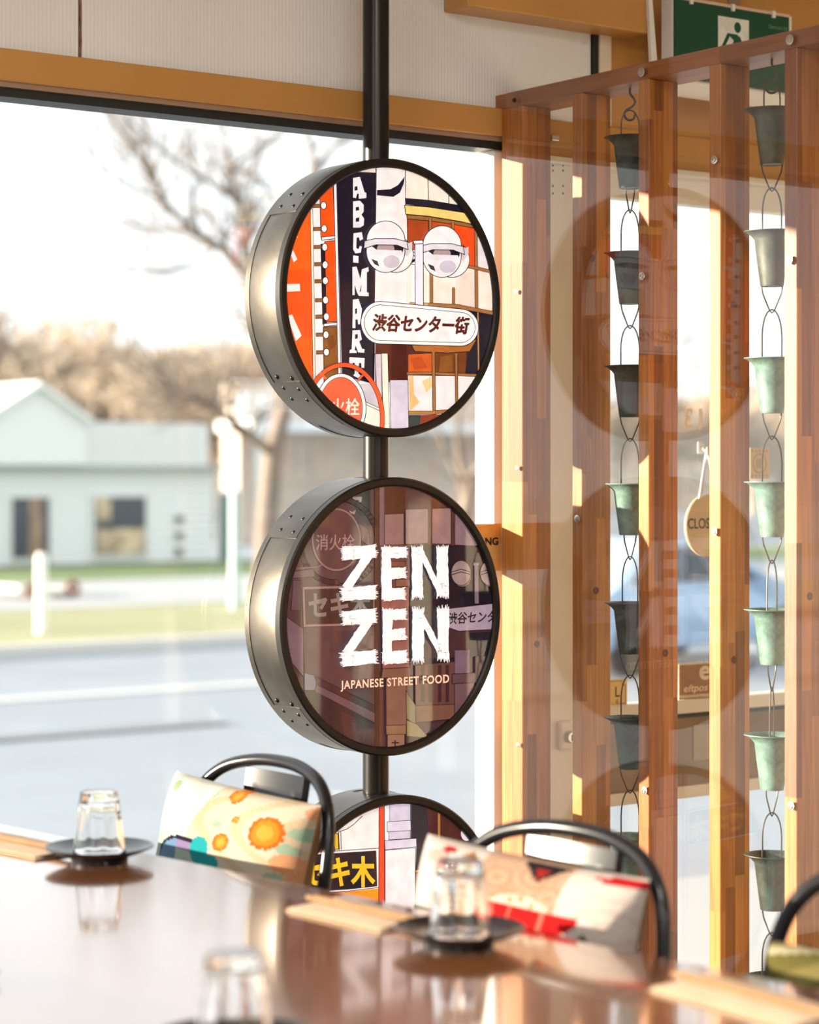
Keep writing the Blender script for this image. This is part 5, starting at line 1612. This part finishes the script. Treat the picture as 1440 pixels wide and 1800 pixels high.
def limb_tree(limbs, Y0, base_px, seed):
    """trunk and limbs given as measured outlines in the tree's own upright plane, then twigs grown in depth"""
    r = random.Random(seed); V, F = [], []
    def add(pts, radii, n):
        v, f = tube_geo(pts, 0.1, n, radii=radii); b_ = len(V); V.extend(v); F.extend([tuple(b_ + i for i in q) for q in f if len(q) == 4])
    base = Vector((fx(base_px, Y0), Y0, GZ))
    def twig(p, d, L_, rad, lev):
        n = 3; pts, radii = [p], [rad]; q = p.copy(); dd = d.copy()
        for i in range(n):
            dd = (dd + Vector((r.uniform(-1, 1), r.uniform(-1, 1), r.uniform(-0.6, 1))) * 0.28).normalized()
            q = q + dd * L_ / n; pts.append(q.copy()); radii.append(rad * (1 - 0.5 * (i + 1) / n))
        add(pts, radii, 4)
        if lev > 0:
            for _ in range(3):
                k = r.randint(1, n); ax = Vector((r.uniform(-1, 1), r.uniform(-1, 1), r.uniform(-0.3, 0.8))).normalized()
                twig(pts[k], (dd + ax * 0.9).normalized(), L_ * r.uniform(0.55, 0.8), radii[k] * 0.7, lev - 1)
    for li, (pp, r0, r1, bow) in enumerate(limbs):
        P = []
        for i, (px, py) in enumerate(pp):
            t = i / max(1, len(pp) - 1)
            P.append(at_y(px, py, Y0 + bow * t) - base)
        P = smooth_path(P, 5)
        r0, r1 = r0 * 0.8, r1 * 0.8
        R_ = [r0 + (r1 - r0) * i / (len(P) - 1) for i in range(len(P))]
        add(P, R_, 8)
        if li == 0: continue
        for i in range(4, len(P)):
            if r.random() < 0.75:
                d = (P[i] - P[i - 1]).normalized()
                ax = Vector((r.uniform(-1, 1), r.uniform(-1, 1), r.uniform(-0.4, 0.9))).normalized()
                twig(P[i], (d * 0.7 + ax).normalized(), r.uniform(0.5, 1.0), R_[i] * 0.55, 2)
    return V, F, base
LIMBS = [([(468, 1105), (468, 950), (474, 860), (482, 790), (500, 720)], 0.24, 0.15, 0.0),
         ([(482, 800), (440, 765), (400, 735), (360, 706), (325, 696), (280, 660)], 0.11, 0.03, -0.8),
         ([(500, 730), (490, 640), (470, 560), (435, 489), (382, 431), (333, 400), (284, 347), (267, 298), (220, 240), (180, 190)], 0.12, 0.022, 0.6),
         ([(470, 560), (440, 470), (431, 409), (418, 355), (387, 333), (340, 305), (280, 262), (220, 205)], 0.075, 0.022, -1.0),
         ([(418, 365), (405, 300), (398, 260), (391, 200), (386, 120)], 0.05, 0.02, 0.8),
         ([(402, 298), (440, 270), (480, 240), (520, 190)], 0.04, 0.018, 1.2),
         ([(402, 296), (450, 310), (480, 347), (520, 380)], 0.035, 0.02, 0.4),
         ([(500, 730), (540, 600), (550, 450), (551, 293), (542, 235), (535, 150)], 0.12, 0.03, 1.2),
         ([(551, 300), (580, 262), (609, 240), (650, 190)], 0.05, 0.02, -0.5),
         ([(333, 400), (290, 405), (230, 395), (170, 420)], 0.035, 0.014, 0.9),
         ([(382, 431), (330, 470), (260, 480), (190, 470)], 0.035, 0.014, -0.6),
         ([(540, 620), (620, 520), (700, 420), (780, 340), (840, 280)], 0.09, 0.02, 0.7),
         ([(284, 347), (230, 330), (180, 300), (140, 250)], 0.03, 0.014, 0.3)]
V, F, base = limb_tree(LIMBS, TY, 468, 4)
bt_ = obj('bare_tree', V, F, M['bark'], None, True)
bt_.location = base
tag(bt_, 'big bare street tree with a dark trunk behind the drums', 'tree', 'bare trees outside')
V, F = grow(12, 6, 0.8, 2.2, 0.2, [4, 4, 3, 3, 3], up=0.25)
b2 = obj('bare_tree', V, F, M['bark'], None, True)
b2.location = (fx(800, 33), 33, GZ); b2.rotation_euler.z = 2.0
tag(b2, 'slender bare tree seen between the drums and the slats', 'tree', 'bare trees outside')
srcs = []
for s in (21, 22, 23):
    V, F = grow(s, 7, 1.0, 1.5, 0.17, [5, 4, 4, 3, 3, 3], up=0.15, tips=0.016)
    me = bpy.data.meshes.new('bare_tree'); me.from_pydata([tuple(v) for v in V], [], F); me.update(); me.materials.append(M['twig'])
    srcs.append(me)
def far_tree(px, Y, top, label, i, s=None):
    me = srcs[i % 3]
    hgt = max(v.co.z for v in me.vertices)
    z1 = at_y(px, top, Y).z
    o = bpy.data.objects.new('bare_tree', me); COL.objects.link(o)
    k = (z1 - GZ) / hgt
    o.location = (fx(px, Y), Y, GZ); o.scale = (k * 0.95, k * 0.95, k); o.rotation_euler.z = i * 1.3
    tag(o, label, 'tree', 'tan bare trees on the rise behind the house')
POSN = ['far left edge', 'gable of the house', 'flat roof of the house', 'porch of the house']
row = [(-40, 70, 520), (60, 66, 560), (150, 72, 530), (240, 64, 570), (330, 70, 560), (420, 66, 610), (500, 74, 600), (600, 70, 620), (720, 68, 640), (800, 74, 600), (860, 66, 660), (1150, 70, 660), (1260, 66, 680), (1380, 72, 640), (100, 85, 590), (290, 86, 580), (460, 88, 600), (1320, 84, 660)]
WH = ['standing furthest left', 'over the house gable', 'over the right slope of the gable', 'over the flat parapet', 'over the house porch', 'just left of the drums', 'behind the left rim of the drums', 'behind the middle of the drums', 'behind the right half of the drums', 'behind the right rim of the drums', 'beside the window jamb', 'seen between the second and third slats', 'behind the hanging CLOSED board', 'seen through the right of the door', 'in the back row over the gable', 'in the back row over the parapet', 'in the back row left of the drums', 'in the back row seen through the door']
for i, ((px, Y_t, top), wh) in enumerate(zip(row, WH)):
    far_tree(px, Y_t, top, 'tan bare tree ' + wh, i)

# scrubby rise behind the houses
r_ = random.Random(31)
hv, hf = [], []
NX, NY = 200, 8
for j in range(NY + 1):
    for i in range(NX + 1):
        x = -30 + 260 * i / NX; y = 96 + 34 * j / NY
        env = 3.4 + 1.6 * math.sin(x * 0.045 + 0.6) + 0.8 * math.sin(x * 0.13)
        z = GZ + (env + 3.8) * math.sin(min(1, j / NY * 1.15) * math.pi / 2) + r_.uniform(-1.1, 1.1) * (1 if j else 0)
        hv.append((x, y, z))
for j in range(NY):
    for i in range(NX):
        a_ = j * (NX + 1) + i; hf.append((a_, a_ + 1, a_ + NX + 2, a_ + NX + 1))
struct(obj('hillside', hv, hf, simple('scrub_hill', (0.44, 0.36, 0.285), 0.95, var=0.25, vscale=0.25), None, True), 'tan scrubby rise behind the houses')

# brown brick building behind the drums
Y = 58.0
bld = empty('brick_building', (fx(470, Y), Y, GZ)); tag(bld, 'tan brick building partly hidden behind the drums', 'building')
M['tan_brick'] = simple('tan_brick', (0.60, 0.50, 0.42), 0.9, var=0.1, vscale=1.5)
box('wall', fx(420, Y), fx(860, Y), Y, Y + 1.0, GZ, fz(672, 450, Y), M['tan_brick'], bld)
for pa in (415, 450, 500, 560, 620, 700, 760): box('window', fx(pa, Y), fx(pa + 22, Y), Y - 0.06, Y, fz(726, pa, Y), fz(690, pa, Y), M['house_white'], bld)
box('verandah_roof', fx(380, Y), fx(880, Y), Y - 2.0, Y, fz(760, 450, Y), fz(740, 450, Y), M['roof_sheet'], bld)

# parked car seen through the entrance door
def car(x, y, rot, label, col):
    root = empty('parked_car'); tag(root, label, 'car')
    prof = [(-2.1, 0.28), (-2.15, 0.62), (-2.0, 0.86), (-1.55, 0.94), (-1.1, 1.36), (-0.5, 1.47), (0.35, 1.44), (1.05, 0.98), (1.85, 0.86), (2.12, 0.62), (2.1, 0.28)]
    bm = bmesh.new()
    sec = []
    for yy, ins in ((-0.84, 0.0), (0.84, 0.0)):
        sec.append([bm.verts.new((px_, yy * (1 - (0.16 if pz > 1.0 else 0.0)), pz)) for px_, pz in prof])
    bm.faces.new(sec[0]); bm.faces.new(sec[1][::-1])
    for k in range(len(prof)): bm.faces.new([sec[0][k], sec[1][k], sec[1][(k + 1) % len(prof)], sec[0][(k + 1) % len(prof)]])
    bmesh.ops.bevel(bm, geom=bm.edges[:], offset=0.05, segments=2, affect='EDGES')
    b = bm_obj('body', bm, simple('car_paint', col, 0.2, 0.2, coat=0.6), None, False); b.parent = root
    for s in (-1, 1):
        for pts in ([(-1.35, 1.0), (-0.98, 1.33), (-0.45, 1.40), (-0.42, 1.0)], [(-0.34, 1.0), (-0.36, 1.40), (0.32, 1.37), (0.88, 1.0)]):
            yv = [s * (0.845 - 0.10 * (pz - 0.95) / 0.42) for _, pz in pts]
            o = obj('side_window', [(px_, y_, pz) for (px_, pz), y_ in zip(pts, yv)] + [(px_, y_ - s * 0.05, pz) for (px_, pz), y_ in zip(pts, yv)], [(0, 1, 2, 3), (7, 6, 5, 4), (0, 4, 5, 1), (1, 5, 6, 2), (2, 6, 7, 3), (3, 7, 4, 0)], M['dark_glass']); o.parent = root
        for wx in (-1.35, 1.32):
            o = lathe('wheel', [(0.0, -0.09), (0.20, -0.10), (0.31, -0.08), (0.33, 0), (0.31, 0.08), (0.20, 0.10), (0.0, 0.09)], M['black_rubber'], None, 24, Matrix.Translation((wx, s * 0.78, 0.33)) @ Matrix.Rotation(math.pi / 2, 4, 'X')); o.parent = root
    root.matrix_basis = Matrix.Translation((x, y, GZ - 0.02)) @ Matrix.Rotation(rot, 4, 'Z')
    return root
q = at_y(1150, 960, 19.0)
car(q.x, 19.0, math.radians(8), 'pale blue car parked in the street seen through the door', (0.35, 0.50, 0.68))
